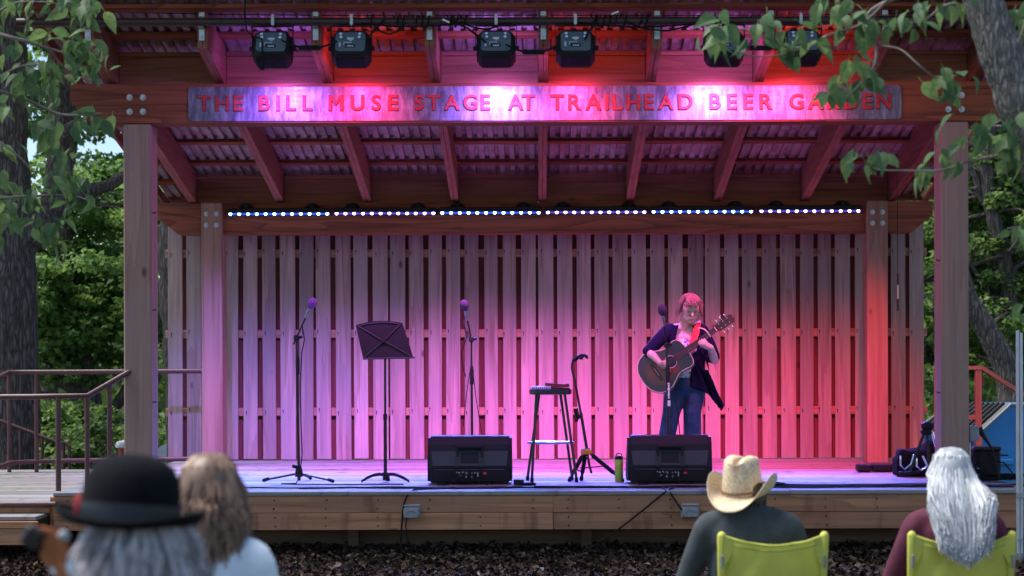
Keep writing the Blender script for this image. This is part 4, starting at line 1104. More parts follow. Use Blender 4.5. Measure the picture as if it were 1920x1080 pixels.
vs_lid = [(x_l - .04, -.03, .765), ((1893 - 1905) / s - .02, -.03, 1.115), ((1893 - 1905) / s - .62, .5, 1.10), (x_l - .75, .5, .74)]
A, B, D_, E_ = [Vector(v_) for v_ in vs_lid]
lid.add([A, B, D_, E_, A - Vector((0, 0, .03)), B - Vector((0, 0, .03)), D_ - Vector((0, 0, .03)), E_ - Vector((0, 0, .03))], [(0, 1, 2, 3), (4, 7, 6, 5), (0, 4, 5, 1), (1, 5, 6, 2), (2, 6, 7, 3), (3, 7, 4, 0)])
for i in range(1, 12):
    u = i / 12; lid.tube([A.lerp(E_, u) + Vector((0, 0, .012)), B.lerp(D_, u) + Vector((0, 0, .012))], .02, 6)
obj('lid', lid, lidm, t, base)
obj('front_panel', MB().prism([(x_l - .72, .12), (x_l + .0, .12), (x_l + .0, .73), (x_l - .72, .71)], lambda p, q: (p[0], .4 + q * .1, p[1])), bluem, t, base)
# white covered cart glimpsed behind the post
s = 140
base = P(300, 690 + CAMZ * s, s); base.z = 0
t = thing('white_cooler', 'white sloping topped tub seen behind the slat wall end', 'tub', base)
obj('tub', MB().prism([(-.1, 0), (.5, 0), (.5, .85), (.16, .62), (-.05, .5)], lambda p, q: (p[0], q * .5, p[1] + .0)), white_p, t, base)
obj('rim', MB().box((.15, .2, .08), (.7, .5, .06), None, .01), midgrey, t, base)
base = P(236, 690 + CAMZ * s, s); base.z = 0
t = thing('red_white_jug', 'red and white drinks jug standing beside the front post', 'jug', base)
obj('body', MB().lathe([(.0, 0), (.1, 0), (.1, .30), (.0, .30)], (0, 0, .22), 20), red_p, t, base, smooth=True)
obj('lid', MB().lathe([(.0, .52), (.13, .52), (.14, .55), (.12, .60), (.04, .62), (0, .62)], (0, 0, 0), 20), white_p, t, base, smooth=True)
obj('stand', MB().box((0, 0, .11), (.3, .3, .22), None, .01), darkgrey, t, base)

# ------------------------------------------------------------------ the singer
def skinmat(name, col):
    m = plain(name, col, 0.5, 0, 0.08, 25); b = m.node_tree.nodes['Principled BSDF']
    b.inputs['Subsurface Weight'].default_value = 0.15; b.inputs['Subsurface Radius'].default_value = (.02, .008, .004); return m
skin = skinmat('skin', (0.60, 0.40, 0.31))
def hairmat(name, c0, c1, rough=0.45):
    m, nt, b = newmat(name)
    at = nt.nodes.new('ShaderNodeAttribute'); at.attribute_name = 'tint'
    nt.links.new(ramp(nt, at.outputs['Fac'], [(0, c0), (1, c1)]), b.inputs['Base Color']); b.inputs['Roughness'].default_value = rough
    return m
def hair_mesh(locks, n=5):
    """locks: list of (points, r0, r1, tint) -> one mesh of tapered, flattened strands"""
    mb = MB(); tints = []
    for pts, r0, r1, tn in locks:
        k = len(pts); a = len(mb.v)
        rad = [max(.0012, (r0 + (r1 - r0) * (i / (k - 1)) ** 1.5) * (0.75 + .25 * math.sin(math.pi * min(1, i / (k - 1) + .15)))) for i in range(k)]
        mb.tube(pts, rad, n); tints += [tn] * (len(mb.v) - a)
    me = mb.mesh('hair', True)
    at = me.attributes.new('tint', 'FLOAT', 'POINT'); at.data.foreach_set('value', np.array(tints, np.float32))
    return me
def finger(mb, p, d1, d2, L, r):
    p = Vector(p); d1 = Vector(d1).normalized(); d2 = Vector(d2).normalized(); d3 = (d2 * 2 - d1).normalized()
    a = p + d1 * L * .45; b_ = a + d2 * L * .33; c_ = b_ + d3 * L * .22
    mb.tube([p - d1 * .01, a, b_, c_], [r * 1.1, r, r * .9, r * .75], 8, True, True)

S = 205
sb = Vector(((1285 - 1009) / S, FPX / S, ZD))
singer = thing('person', 'singer in navy cardigan and jeans playing an acoustic guitar on stage', 'person', sb)
def q_(px, py, y=0.0): return Vector(((px - 1285) / S, y, (895 - py) / S))
# guitar frame: origin at the bridge
G0 = q_(1227, 698, -.265); gu = (q_(1335, 620, -.30) - G0).normalized()
gn = Vector((-.10, -1.0, .16)); gn = (gn - gu * gn.dot(gu)).normalized(); gv = gn.cross(gu).normalized()
if gv.z < 0: gv = -gv
def G(u, v, w=0.0): return G0 + gu * u + gv * v + gn * w     # w > 0 towards the audience
head_c = q_(1292, 581, -.085)
HR = rotm(x=22, z=8)      # bowed towards the strings
HK = 1.12
def H(x, y, z): return head_c + HR @ (Vector((x, y, z)) * HK)
body = MB()
body.ell((0.0, .01, 1.18), (.155, .10, .20)); body.ell((0, -.015, .99), (.15, .115, .16)); body.ell((0, 0, .86), (.165, .12, .12))
body.tube([(-.15, .0, 1.335), (0, .01, 1.36), (.15, .0, 1.33)], [.055, .06, .055], 10, True, True)
body.tube([(0.0, .0, 1.36), (.02, -.04, 1.46)], [.055, .05], 10, True, True)
body.ell(H(0, 0, .015), (.082, .103, .110), HR); body.ell(H(0, -.03, -.05), (.063, .069, .069), HR)
body.tube([H(0, -.088, .01), H(0, -.108, -.018)], [.009, .014], 8, True, True)             # nose
body.ell(H(-.028, -.078, -.012), (.02, .016, .015), HR); body.ell(H(.028, -.078, -.012), (.02, .016, .015), HR)
body.ell(H(0, -.082, -.085), (.02, .016, .014), HR); body.ell(H(0, -.089, -.052), (.023, .012, .010), HR)   # chin, lips
for s_ in (-1, 1): body.ell(H(s_ * .075, .005, -.005), (.010, .02, .03), HR)
rs_, re_, rw_ = Vector((-.175, 0, 1.325)), q_(1212, 662, -.19), q_(1233, 683, -.345)
ls_, le_, lw_ = Vector((.175, 0, 1.32)), q_(1337, 676, -.09), q_(1326, 654, -.30)
body.tube([rs_, re_], [.052, .04], 10, True, True); body.tube([re_, re_.lerp(rw_, .4) + Vector((0, -.045, .01)), rw_], [.04, .038, .026], 10, True, True)
body.tube([ls_, le_], [.052, .042], 10, True, True); body.tube([le_, le_.lerp(lw_, .4), lw_], [.042, .04, .028], 10, True, True)
# strumming hand across the sound hole
hp = G(.085, .005, .055); dirh = (hp - rw_).normalized()
body.tube([rw_, hp], [.028, .034], 8, True, True)
for i, (L_, off) in enumerate(((.075, .028), (.082, .010), (.076, -.009), (.062, -.027))):
    finger(body, hp + gv * off + dirh * .02, dirh + Vector((0, -.05, -.1)), dirh + Vector((0, .35, -.5)), L_, .0088)
finger(body, hp + gv * .03 + dirh * -.01, gu * .7 + dirh * .6, gu * .8 + Vector((0, .2, -.2)), .06, .0095)
# fretting hand round the neck
fp = G(.49, -.035, .0)
body.tube([lw_, fp + Vector((.0, -.01, -.01))], [.03, .036], 8, True, True)
for i, u in enumerate((.455, .477, .499, .52)):
    finger(body, G(u, -.045, -.005), gn * .8 + gv * .25, gv * .8 - gn * .1, (.07, .078, .074, .06)[i], .0085)
finger(body, G(.50, -.03, -.03), gv * .9 - gn * .4, gv + gu * .2, .055, .0095)
legA = [Vector((-.085, 0, .84)), q_(1258, 775, -.03), q_(1240, 872, .01)]
legB = [Vector((.085, 0, .84)), q_(1297, 775, -.03), q_(1300, 872, .01)]
for lg in (legA, legB): body.tube(lg, [.095, .06, .045], 10, True, True)
remeshed('body', body, skin, singer, .0065, 3, sb)
# jeans
denim = plain('blue_denim', (.018, .045, .10), .85, 0, .45, 14, .5)
je = MB(); je.ell((0, .0, .85), (.18, .135, .13)); je.ell((0, 0, .93), (.165, .125, .08))
for lg in (legA, legB):
    pts = [lg[0], lg[0].lerp(lg[1], .5), lg[1], lg[1].lerp(lg[2], .5), lg[2] - Vector((0, 0, .03))]
    je.tube(pts, [.108, .098, .082, .078, .076], 12, True, False)
    for zz in (.3, .62): je.tube([lg[1] + Vector((-.05, -.05, zz - .62)), lg[1] + Vector((.05, -.06, zz - .60))], [.012, .016], 6, True, True)
remeshed('jeans', je, denim, singer, .01, 3, sb)
shoe_m = plain('dark_shoe', (.02, .02, .025), .5)
for lg in (legA, legB):
    f_ = lg[2]; obj('shoe', MB().ell((f_.x, -.06, .045), (.05, .13, .05)).box((f_.x, -.06, .012), (.095, .25, .024), None, .01), shoe_m, singer, sb, smooth=True)
# blouse, pale with a loose floral print
bl_m, nt, b = newmat('floral_blouse')
v = coords(nt, False)
c = ramp(nt, noise(nt, v, 38, 2, .5, .8), [(.44, (.72, .72, .74)), (.52, (.6, .6, .66)), (.58, (.12, .12, .22))])
nt.links.new(c, b.inputs['Base Color']); b.inputs['Roughness'].default_value = .8
bl = MB(); bl.ell((0, -.012, 1.13), (.15, .112, .17)); bl.ell((0, -.03, 1.0), (.152, .115, .16)); bl.ell((-.06, -.075, 1.17), (.065, .055, .06)); bl.ell((.06, -.075, 1.17), (.065, .055, .06))
remeshed('blouse', bl, bl_m, singer, .01, 4, sb)
# open cardigan: back and sides as a shell, sleeves past the elbow, long pointed front corner
card_m = plain('navy_knit', (.006, .007, .024), .95, 0, .3, 60, .4, spec=.08)
ca = MB()
def shell(phi0, phi1, z0f, z1=1.39, n=16, m=9, th=.018):
    outer = []; inner = []
    for j in range(m + 1):
        for i in range(n + 1):
            ph = phi0 + (phi1 - phi0) * i / n
            zb = z0f(i / n); z = z1 + (zb - z1) * j / m
            k = (1.39 - z)
            rx = .165 + .03 * min(1, k / .25) - .02 * max(0, min(1, (k - .25) / .15)) + .07 * max(0, k - .45) ; ry = .115 + .03 * min(1, k / .2) + .05 * max(0, k - .45)
            if z > 1.3: rx *= 1 - (z - 1.3) * 3.2; ry *= 1 - (z - 1.3) * 2.2
            ry += .01 * math.sin(i * 1.7) * min(1, k)
            outer.append(Vector((rx * math.sin(R(ph)), -ry * math.cos(R(ph)), z))); inner.append(Vector(((rx - th) * math.sin(R(ph)), -(ry - th) * math.cos(R(ph)), z)))
    nv = len(outer); fs = []
    w1 = n + 1
    for j in range(m):
        for i in range(n):
            a = j * w1 + i
            fs.append((a, a + 1, a + w1 + 1, a + w1)); fs.append((nv + a, nv + a + w1, nv + a + w1 + 1, nv + a + 1))
    for i in range(n):
        fs.append((i, nv + i, nv + i + 1, i + 1)); a = m * w1 + i; fs.append((a, a + 1, nv + a + 1, nv + a))
    for j in range(m):
        a = j * w1; fs.append((a, a + w1, nv + a + w1, nv + a)); a = j * w1 + n; fs.append((a, nv + a, nv + a + w1, a + w1))
    ca.add(outer + inner, fs)
shell(30, 325, lambda u: .80 + .02 * math.sin(u * 9))
ca.tube([rs_ + Vector((.03, 0, .015)), rs_.lerp(re_, .5), re_, re_.lerp(rw_, .12) + Vector((0, -.01, 0))], [.072, .062, .056, .05], 12, True, True)
ca.tube([ls_ + Vector((-.03, 0, .015)), ls_.lerp(le_, .5), le_.lerp(ls_, .12)], [.072, .064, .066], 12, True, True)
# draped corner on the audience's right
dr = [(.04, 1.12), (.13, 1.18), (.19, 1.08), (.215, .95), (.27, .80), (.345, .655), (.335, .625), (.315, .60), (.24, .70), (.19, .76), (.10, .80), (.03, .82)]
n_ = len(dr)
def drape(p, q):
    fold = .018 * math.sin(p[0] * 60 + p[1] * 9)
    return (p[0], -.145 + .12 * max(0, p[0] - .06) + fold + q * .02, p[1])
ca.prism(dr, drape)
ca.prism([(.13, .98), (.2, .98), (.33, .66), (.31, .62), (.2, .76), (.12, .8)], lambda p, q: (p[0], -.07 + .015 * math.sin(p[0] * 50) + q * .02, p[1]))
remeshed('cardigan', ca, card_m, singer, .008, 3, sb)
# hair: short bob with a fringe
hm = hairmat('brown_bob_hair', (.07, .042, .03), (.27, .18, .14))
locks = []
for i in range(330):
    a = random.uniform(0, 2 * math.pi); up_ = random.uniform(.05, 1.0)
    st = Vector((.055 * math.sin(a) * (1 - up_ * .8), .065 * math.cos(a) * (1 - up_ * .8) + .012, .118 - .012 * (1 - up_)))
    front = math.cos(a) < -.35
    L_ = .05 if front else .16
    e = Vector((.094 * math.sin(a), .108 * math.cos(a), 0)); e.z = .118 - L_ * random.uniform(.88, 1.1)
    if front: e = Vector((.078 * math.sin(a) * random.uniform(.6, 1.15), -.102, .118 - L_ * random.uniform(.85, 1.05)))
    mid = Vector((.086 * math.sin(a), .100 * math.cos(a), .118 - L_ * .42)) * 1.02
    if front: mid = Vector((.062 * math.sin(a), -.092, .094))
    tip = e + Vector((math.sin(a) * .012, math.cos(a) * .012, -.004)) * random.uniform(0, 1.4)
    jit = lambda: Vector((random.gauss(0, .004), random.gauss(0, .004), random.gauss(0, .004)))
    pts = [st, st.lerp(mid, .55) + Vector((0, 0, .012)), mid + jit(), mid.lerp(tip, .6) + jit(), tip + jit()]
    locks.append(([HR @ (p * HK) + head_c for p in pts], .010, .003, random.random()))
hb = hair_mesh(locks); link('hair', hb, singer, sb, None, hm)
cap = MB().ell(H(0, .014, .03), (.089, .103, .105), HR); 
me = cap.mesh('scalp_hair', True); at = me.attributes.new('tint', 'FLOAT', 'POINT'); at.data.foreach_set('value', np.full(len(me.vertices), .25, np.float32))
# keep the cap off the face
bm = bmesh.new(); bm.from_mesh(me)
bmesh.ops.delete(bm, geom=[v_ for v_ in bm.verts if (HR.inverted() @ (v_.co - head_c)).y < -.045 and (HR.inverted() @ (v_.co - head_c)).z < .085], context='VERTS')
bm.to_mesh(me); bm.free(); link('scalp_hair', me, singer, sb, None, hm)
# face details
fd = MB()
for s_ in (-1, 1):
    for k in range(1):
        c_ = H(s_ * .032, -.096, .008); pts = []
        for i in range(17):
            a = 2 * math.pi * i / 16; pts.append(c_ + HR @ Vector((.025 * math.cos(a), 0, .018 * math.sin(a))))
        fd.tube(pts, .0022, 5)
    fd.tube([H(s_ * .057, -.094, .012), H(s_ * .074, -.03, .014), H(s_ * .078, .0, .01)], .002, 5)
fd.tube([H(-.008, -.1, .012), H(.008, -.1, .012)], .002, 5)
obj('glasses', fd, plain('pale_glasses', (.6, .5, .5), .2, .6), singer, sb, smooth=True)
obj('mouth', MB().tube([H(-.022, -.093, -.052), H(0, -.101, -.05), H(.022, -.093, -.052)], [.003, .005, .003], 6, True, True), plain('lips', (.36, .1, .1), .5), singer, sb, smooth=True)
ey = MB()
for s_ in (-1, 1): ey.ell(H(s_ * .031, -.0845, .006), (.012, .008, .004), HR, 10, 6)
obj('eyes', ey, plain('dark_eyes', (.05, .03, .025), .4), singer, sb, smooth=True)

# ------------------------------------------------------------------ guitar, strap, capo
gt = thing('acoustic_guitar', 'dark sunburst acoustic guitar held by the singer', 'guitar', sb + G0)
out = [(-.15, .0), (-.148, .05), (-.135, .10), (-.105, .148), (-.06, .182), (-.01, .196), (.045, .188), (.10, .160), (.145, .134), (.185, .126), (.23, .132), (.275, .142), (.31, .132), (.332, .095), (.338, .05), (.339, .0)]
outl = out + [(u, -w) for u, w in reversed(out[1:-1])]
top_m, nt, b = newmat('sunburst_top')
tc = nt.nodes.new('ShaderNodeTexCoord')
dst = nt.nodes.new('ShaderNodeVectorMath'); dst.operation = 'DISTANCE'; nt.links.new(tc.outputs['Object'], dst.inputs[0])
dst.inputs[1].default_value = G(.02, -.01, 0)
cc = ramp(nt, math_(nt, 'MULTIPLY', dst.outputs['Value'], 4.0), [(.05, (.26, .09, .035)), (.30, (.12, .045, .022)), (.55, (.03, .026, .022)), (1.0, (.012, .017, .016))])
nt.links.new(cc, b.inputs['Base Color']); b.inputs['Roughness'].default_value = .35; b.inputs['Coat Weight'].default_value = .3
side_m = plain('dark_guitar_side', (.035, .014, .010), .25, 0, .3, 20)
cream = plain('cream_binding', (.6, .5, .38), .5)
fret_m = plain('rosewood', (.05, .025, .018), .5)
obj('back_and_sides', MB().prism(outl, lambda p, q: G(p[0], p[1], -.115 + .113 * q)), side_m, gt, sb, smooth=False)
obj('top', MB().prism(outl, lambda p, q: G(p[0], p[1], -.002 + .004 * q)), top_m, gt, sb)
bd = MB()
bd.tube([G(u * 1.0, v_ * 1.0, .0) for u, v_ in outl + outl[:1]], .0035, 6); bd.tube([G(u, v_, -.114) for u, v_ in outl + outl[:1]], .003, 6)
obj('binding', bd, cream, gt, sb, smooth=True)
circ = [(.155 + .05 * math.cos(2 * math.pi * i / 28), .05 * math.sin(2 * math.pi * i / 28)) for i in range(28)]
obj('sound_hole', MB().prism(circ, lambda p, q: G(p[0], p[1], .0015 + .0015 * q)), blackgloss, gt, sb)
obj('rosette', MB().tube([G(.155 + (p[0] - .155) * 1.1, p[1] * 1.1, .003) for p in circ + circ[:1]], .0028, 5), cream, gt, sb)
obj('pickguard', MB().prism([(.10, -.035), (.14, -.055), (.19, -.055), (.2, -.10), (.13, -.115), (.075, -.085)], lambda p, q: G(p[0], p[1], .0025 + .0015 * q)), plain('dark_red_pickguard', (.09, .012, .01), .2), gt, sb)
br = obj('bridge', MB().prism([(-.014, -.085), (.014, -.085), (.018, -.03), (.018, .03), (.014, .085), (-.014, .085), (-.02, .03), (-.02, -.03)], lambda p, q: G(p[0], p[1], .002 + .010 * q)), fret_m, gt, sb)
obj('bridge_pin', MB().tube([G(-.002, -.04, .014), G(.0, .04, .014)], .0025, 5), cream, br, sb)
nk = obj('neck', MB().prism([(.31, -.028), (.31, .028), (.65, .022), (.65, -.022)], lambda p, q: G(p[0], p[1], -.022 + .026 * q)), side_m, gt, sb)
fbm = obj('fretboard', MB().prism([(.205, -.029), (.205, .029), (.65, .0225), (.65, -.0225)], lambda p, q: G(p[0], p[1], .0045 + .006 * q)), fret_m, gt, sb)
fr = MB()
for i in range(1, 19):
    u = .65 * 2 ** (-i / 12.0)
    u = .65 - (.65 - u) if False else u
    if u > .21: fr.tube([G(u, -.026, .0112), G(u, .026, .0112)], .0014, 4)
obj('frets', fr, chrome, fbm, sb)
obj('nut', MB().tube([G(.652, -.023, .012), G(.652, .023, .012)], .004, 6), cream, gt, sb)
st_ = MB()
for i in range(6): st_.tube([G(.0, -.026 + i * .0104, .014), G(.652, -.018 + i * .0072, .0135)], .0009, 4)
obj('strings', st_, chrome, gt, sb)
hdm = obj('headstock', MB().prism([(.65, -.026), (.65, .026), (.675, .036), (.83, .04), (.845, .02), (.84, 0), (.845, -.02), (.83, -.04), (.675, -.036)], lambda p, q: G(p[0], p[1], -.012 + .016 * q - .08 * (p[0] - .65))), side_m, gt, sb)
for i in range(3):
    for s_ in (-1, 1):
        u = .70 + i * .045; w0 = -.012 - .08 * (u - .65)
        obj('tuner', MB().cyl(G(u, s_ * .036, w0 + .004), G(u, s_ * .058, w0 + .004), .004, 6).ell(G(u, s_ * .064, w0 + .004), (.009, .007, .011), None, 8, 5).cyl(G(u, s_ * .022, w0 + .015), G(u, s_ * .022, w0 + .03), .0045, 8), chrome, hdm, sb)
t = thing('capo', 'pale green spring capo clamped on the guitar neck', 'capo', sb + G(.575, 0, .02))
obj('jaw', MB().tube([G(.575, -.03, .016), G(.575, .03, .016)], .006, 6).tube([G(.575, .03, .016), G(.57, .06, .01), G(.55, .09, .0), G(.53, .10, .0)], .006, 6), plain('pale_green_metal', (.45, .55, .28), .4, .2), t, sb)
t = thing('guitar_strap', 'bright red guitar strap over the singer shoulder', 'strap', sb + Vector((.1, -.1, 1.3)))
strap_m = plain('red_webbing', (.62, .03, .02), .7, 0, .15, 80, .2)
ctr = [Vector((.02, .135, 1.10)), Vector((.07, .13, 1.25)), Vector((.105, .085, 1.375)), Vector((.115, .01, 1.422)), Vector((.105, -.065, 1.395)), Vector((.085, -.128, 1.31)), Vector((.05, -.165, 1.22)), Vector((.02, -.18, 1.16)), G(.30, .02, -.118)]
vs = []; 
for i, p in enumerate(ctr):
    tg = (ctr[min(i + 1, len(ctr) - 1)] - ctr[max(i - 1, 0)]).normalized(); sd_ = Vector((1, 0, 0.25)); sd_ = (sd_ - tg * sd_.dot(tg)).normalized(); nr = tg.cross(sd_)
    for a_, c_ in ((-.029, -.0025), (.029, -.0025), (.029, .0025), (-.029, .0025)): vs.append(p + sd_ * a_ + nr * c_)
m_ = MB(); m_.add(vs, [(i * 4 + k, i * 4 + (k + 1) % 4, i * 4 + 4 + (k + 1) % 4, i * 4 + 4 + k) for i in range(len(ctr) - 1) for k in range(4)] + [(0, 1, 2, 3), (len(vs) - 1, len(vs) - 2, len(vs) - 3, len(vs) - 4)])
obj('webbing', m_, strap_m, t, sb, smooth=True)

# ------------------------------------------------------------------ camp chairs
lime = plain('lime_nylon', (.78, .78, .15), .6, 0, .12, 5, .8)
_nt = lime.node_tree; _tr = _nt.nodes.new('ShaderNodeBsdfTranslucent'); _tr.inputs['Color'].default_value = (.62, .68, .18, 1)
_mx = _nt.nodes.new('ShaderNodeMixShader'); _mx.inputs[0].default_value = .3
_nt.links.new(_nt.nodes['Principled BSDF'].outputs[0], _mx.inputs[1]); _nt.links.new(_tr.outputs[0], _mx.inputs[2]); _nt.links.new(_mx.outputs[0], _nt.nodes['Material Output'].inputs['Surface'])
lime_dark = plain('dark_lime_thread', (.36, .37, .06), .8)
def make_chair(base, w, lab, sag_=.03):
    t = thing('camp_chair', lab, 'camp chair', base, 'lime camp chairs')
    hw = w / 2
    pol = MB()
    # fabric back, hung between the poles
    nx, nz = 16, 10; vs = []
    for j in range(nz + 1):
        v_ = j / nz
        for i in range(nx + 1):
            u = i / nx * 2 - 1
            z = .34 + (.455 - sag_ * (1 - u * u) ** 1.0) * v_
            yy = -.02 - .05 * v_ * 1.4 + .0 + (-.055) * (1 - u * u) * (1 - .35 * v_) + .007 * math.sin(u * 8 + v_ * 5) * (1 - abs(u)) + .018 * math.sin((abs(u) * 1.2 + v_) * 10) * abs(u) * (1 - abs(u)) * 2
            xw = hw * u * (1 - .04 * (1 - v_)) + .004 * math.sin(v_ * 9)
            vs.append((xw, yy, z))
    m_ = MB(); m_.add(vs, [(j * (nx + 1) + i, j * (nx + 1) + i + 1, (j + 1) * (nx + 1) + i + 1, (j + 1) * (nx + 1) + i) for j in range(nz) for i in range(nx)])
    o = obj('backrest', m_, lime, t, base, smooth=True); s_ = o.modifiers.new('s', 'SOLIDIFY'); s_.thickness = .005
    top = vs[-(nx + 1):]; obj('hem', MB().tube([Vector(p) + Vector((0, -.003, 0)) for p in top], .0055, 6), lime, t, base, smooth=True)
    sm_ = [Vector(vs[j * (nx + 1) + i]) for j in (nz - 1,) for i in range(nx + 1)]; obj('seam', MB().tube([p + Vector((0, -.0045, .012)) for p in sm_], .0018, 5), lime_dark, t, base)
    for sx in (-1, 1):
        obj('corner_patch', MB().prism([(0, 0), (-.055, -.012), (-.05, -.075), (-.02, -.13), (0, -.14)], lambda p, q: (sx * (hw + p[0] * 1.0), -.094 + .05 * (-p[1]) - .006 * q - .004, .79 + p[1])), lime, t, base)
        ps_ = obj('pole_sleeve', MB().tube([(sx * hw, -.09, .79), (sx * hw, -.078, .68), (sx * hw * .985, -.05, .5)], [.021, .019, .016], 8, True, True), lime, t, base, smooth=True)
        obj('pole', MB().tube([(sx * hw * .985, -.05, .5), (sx * hw * .95, -.02, .34), (sx * hw * .6, .1, .18)], .008, 8), ps, t, base, smooth=True)
        obj('toggle', MB().tube([(sx * hw * 1.0, -.105, .70), (sx * hw * 1.0, -.10, .64)], .007, 6), midgrey, t, base, smooth=True)
        obj('leg', MB().tube([(sx * hw * .6, .1, .18), (sx * hw, -.08, .006)], .008, 8), ps, t, base, smooth=True)
        obj('leg', MB().tube([(sx * hw * .6, .2, .18), (sx * hw, .42, .006)], .008, 8), ps, t, base, smooth=True)
        obj('seat_pole', MB().tube([(sx * hw * .6, .15, .18), (sx * hw * .95, .45, .36)], .008, 8), ps, t, base, smooth=True)
    obj('hub_bar', MB().tube([(-hw * .62, .15, .18), (hw * .62, .15, .18)], .012, 8), ps, t, base, smooth=True)
    vs = []
    for j in range(9):
        for i in range(11):
            u = i / 10 * 2 - 1; v_ = j / 8
            vs.append((hw * .95 * u, -.02 + .5 * v_, .335 + .03 * v_ - .07 * (1 - u * u) * math.sin(math.pi * min(1, v_ + .1))))
    m_ = MB(); m_.add(vs, [(j * 11 + i, j * 11 + i + 1, j * 11 + 12 + i, j * 11 + 11 + i) for j in range(8) for i in range(10)])
    o = obj('seat', m_, lime, t, base, smooth=True); s_ = o.modifiers.new('s', 'SOLIDIFY'); s_.thickness = .005
    return t
s_c = 400
bA = Vector(((1443 - 1009) / s_c, FPX / s_c, 0)); bB = Vector(((1793 - 1009) / s_c, FPX / s_c, 0))
make_chair(bA, .475, 'lime green camp chair holding the person in the straw cowboy hat', .045)
make_chair(bB, .465, 'lime green camp chair holding the person with long white hair', .05)

def seated(base, lab, zhip, zsh, hw, head, mats, thighs=.42, voxel=.012, headr=(.076, .095, .115), arms=True, stand=False):
    """a figure facing the stage (+Y); base on the ground below the hips"""
    p = thing('person', lab, 'person', base)
    sk, top_, leg_ = mats
    hx, hy, hz = head
    mb = MB()
    mb.ell((0, 0, zhip + .08), (hw * .78, .12, .14)); mb.ell((0, .0, (zhip + zsh) / 2 + .03), (hw * .78, .115, (zsh - zhip) * .5)); mb.ell((0, .0, zsh - .1), (hw * .88, .115, .14))
    mb.tube([(-hw * .8, 0, zsh - .05), (0, -.01, zsh), (hw * .8, 0, zsh - .05)], [.055, .065, .055], 10, True, True)
    mb.tube([(0, 0, zsh - .02), (hx, hy - .01, hz - .08)], [.06, .055], 10, True, True)
    mb.ell((hx, hy, hz), headr); mb.ell((hx, hy + .035, hz - .055), (headr[0] * .75, .06, .06))
    mb.tube([(hx, hy + .09, hz + .01), (hx, hy + .11, hz - .02)], [.009, .014], 8, True, True)
    for s_ in (-1, 1): mb.ell((hx + s_ * headr[0], hy, hz - .01), (.012, .022, .032))
    armp = []
    for s_ in (-1, 1):
        sh = Vector((s_ * hw * .88, 0, zsh - .07)); el = Vector((s_ * (hw + .07), .08, zsh - .33)); wr = Vector((s_ * hw * .6, .34, zhip + .12))
        if stand: el = Vector((s_ * (hw + .03), .02, zsh - .27)); wr = Vector((s_ * (hw + .02), .08, zsh - .48))
        mb.tube([sh, el], [.052, .042], 10, True, True); mb.tube([el, wr], [.042, .028], 10, True, True)
        d = (wr - el).normalized(); mb.tube([wr, wr + d * .07], [.028, .036], 8, True, True)
        for i in range(4): finger(mb, wr + d * .09 + Vector(((i - 1.5) * .018, 0, 0)), d, d + Vector((0, .1, -.5)), (.07, .078, .073, .06)[i], .009)
        finger(mb, wr + d * .04 + Vector((-s_ * .03, 0, 0)), d + Vector((-s_ * .6, 0, 0)), d, .06, .010)
        armp.append((sh, el, wr))
    legs = []
    for s_ in (-1, 1):
        if stand: lg = [Vector((s_ * .075, 0, zhip)), Vector((s_ * .08, .01, zhip * .52)), Vector((s_ * .085, 0, .07))]
        else: lg = [Vector((s_ * .09, .02, zhip + .04)), Vector((s_ * .13, thighs, zhip + .10)), Vector((s_ * .13, thighs + .1, .08))]
        mb.tube(lg, [.085, .058, .042], 10, True, True); legs.append(lg)
        mb.ell((lg[2].x, lg[2].y + .06, .045), (.045, .12, .045))
    remeshed('body', mb, sk, p, voxel, 3, base)
    sm = MB()
    sm.ell((0, 0, zhip + .08), (hw * .84, .14, .15)); sm.ell((0, 0, (zhip + zsh) / 2 + .03), (hw * .86, .14, (zsh - zhip) * .52)); sm.ell((0, .0, zsh - .1), (hw * .96, .135, .15))
    sm.tube([(-hw * .82, 0, zsh - .05), (0, -.01, zsh - .005), (hw * .82, 0, zsh - .05)], [.068, .078, .068], 10, True, True)
    for sh, el, wr in armp:
        e2 = sh.lerp(el, .98) if arms else sh.lerp(el, .62)
        sm.tube([sh, sh.lerp(e2, .5), e2] + ([el.lerp(wr, .85)] if arms else []), [.07, .064, .058] + ([.042] if arms else []), 12, True, True)
    for i in range(4): sm.tube([(-hw * .5 + i * .08, -.135, zsh - .1), (-hw * .3 + i * .07, -.15, zsh - .3)], [.008, .012], 6, True, True)
    remeshed('shirt', sm, top_, p, voxel, 4, base)
    tr = MB()
    tr.ell((0, .02, zhip + .03), (hw * .82, .15, .12))
    for lg in legs: tr.tube([lg[0], lg[0].lerp(lg[1], .5), lg[1], lg[1].lerp(lg[2], .5), lg[2]], [.1, .092, .076, .07, .062], 12, True, True)
    remeshed('trousers', tr, leg_, p, voxel * 1.3, 3, base)
    return p

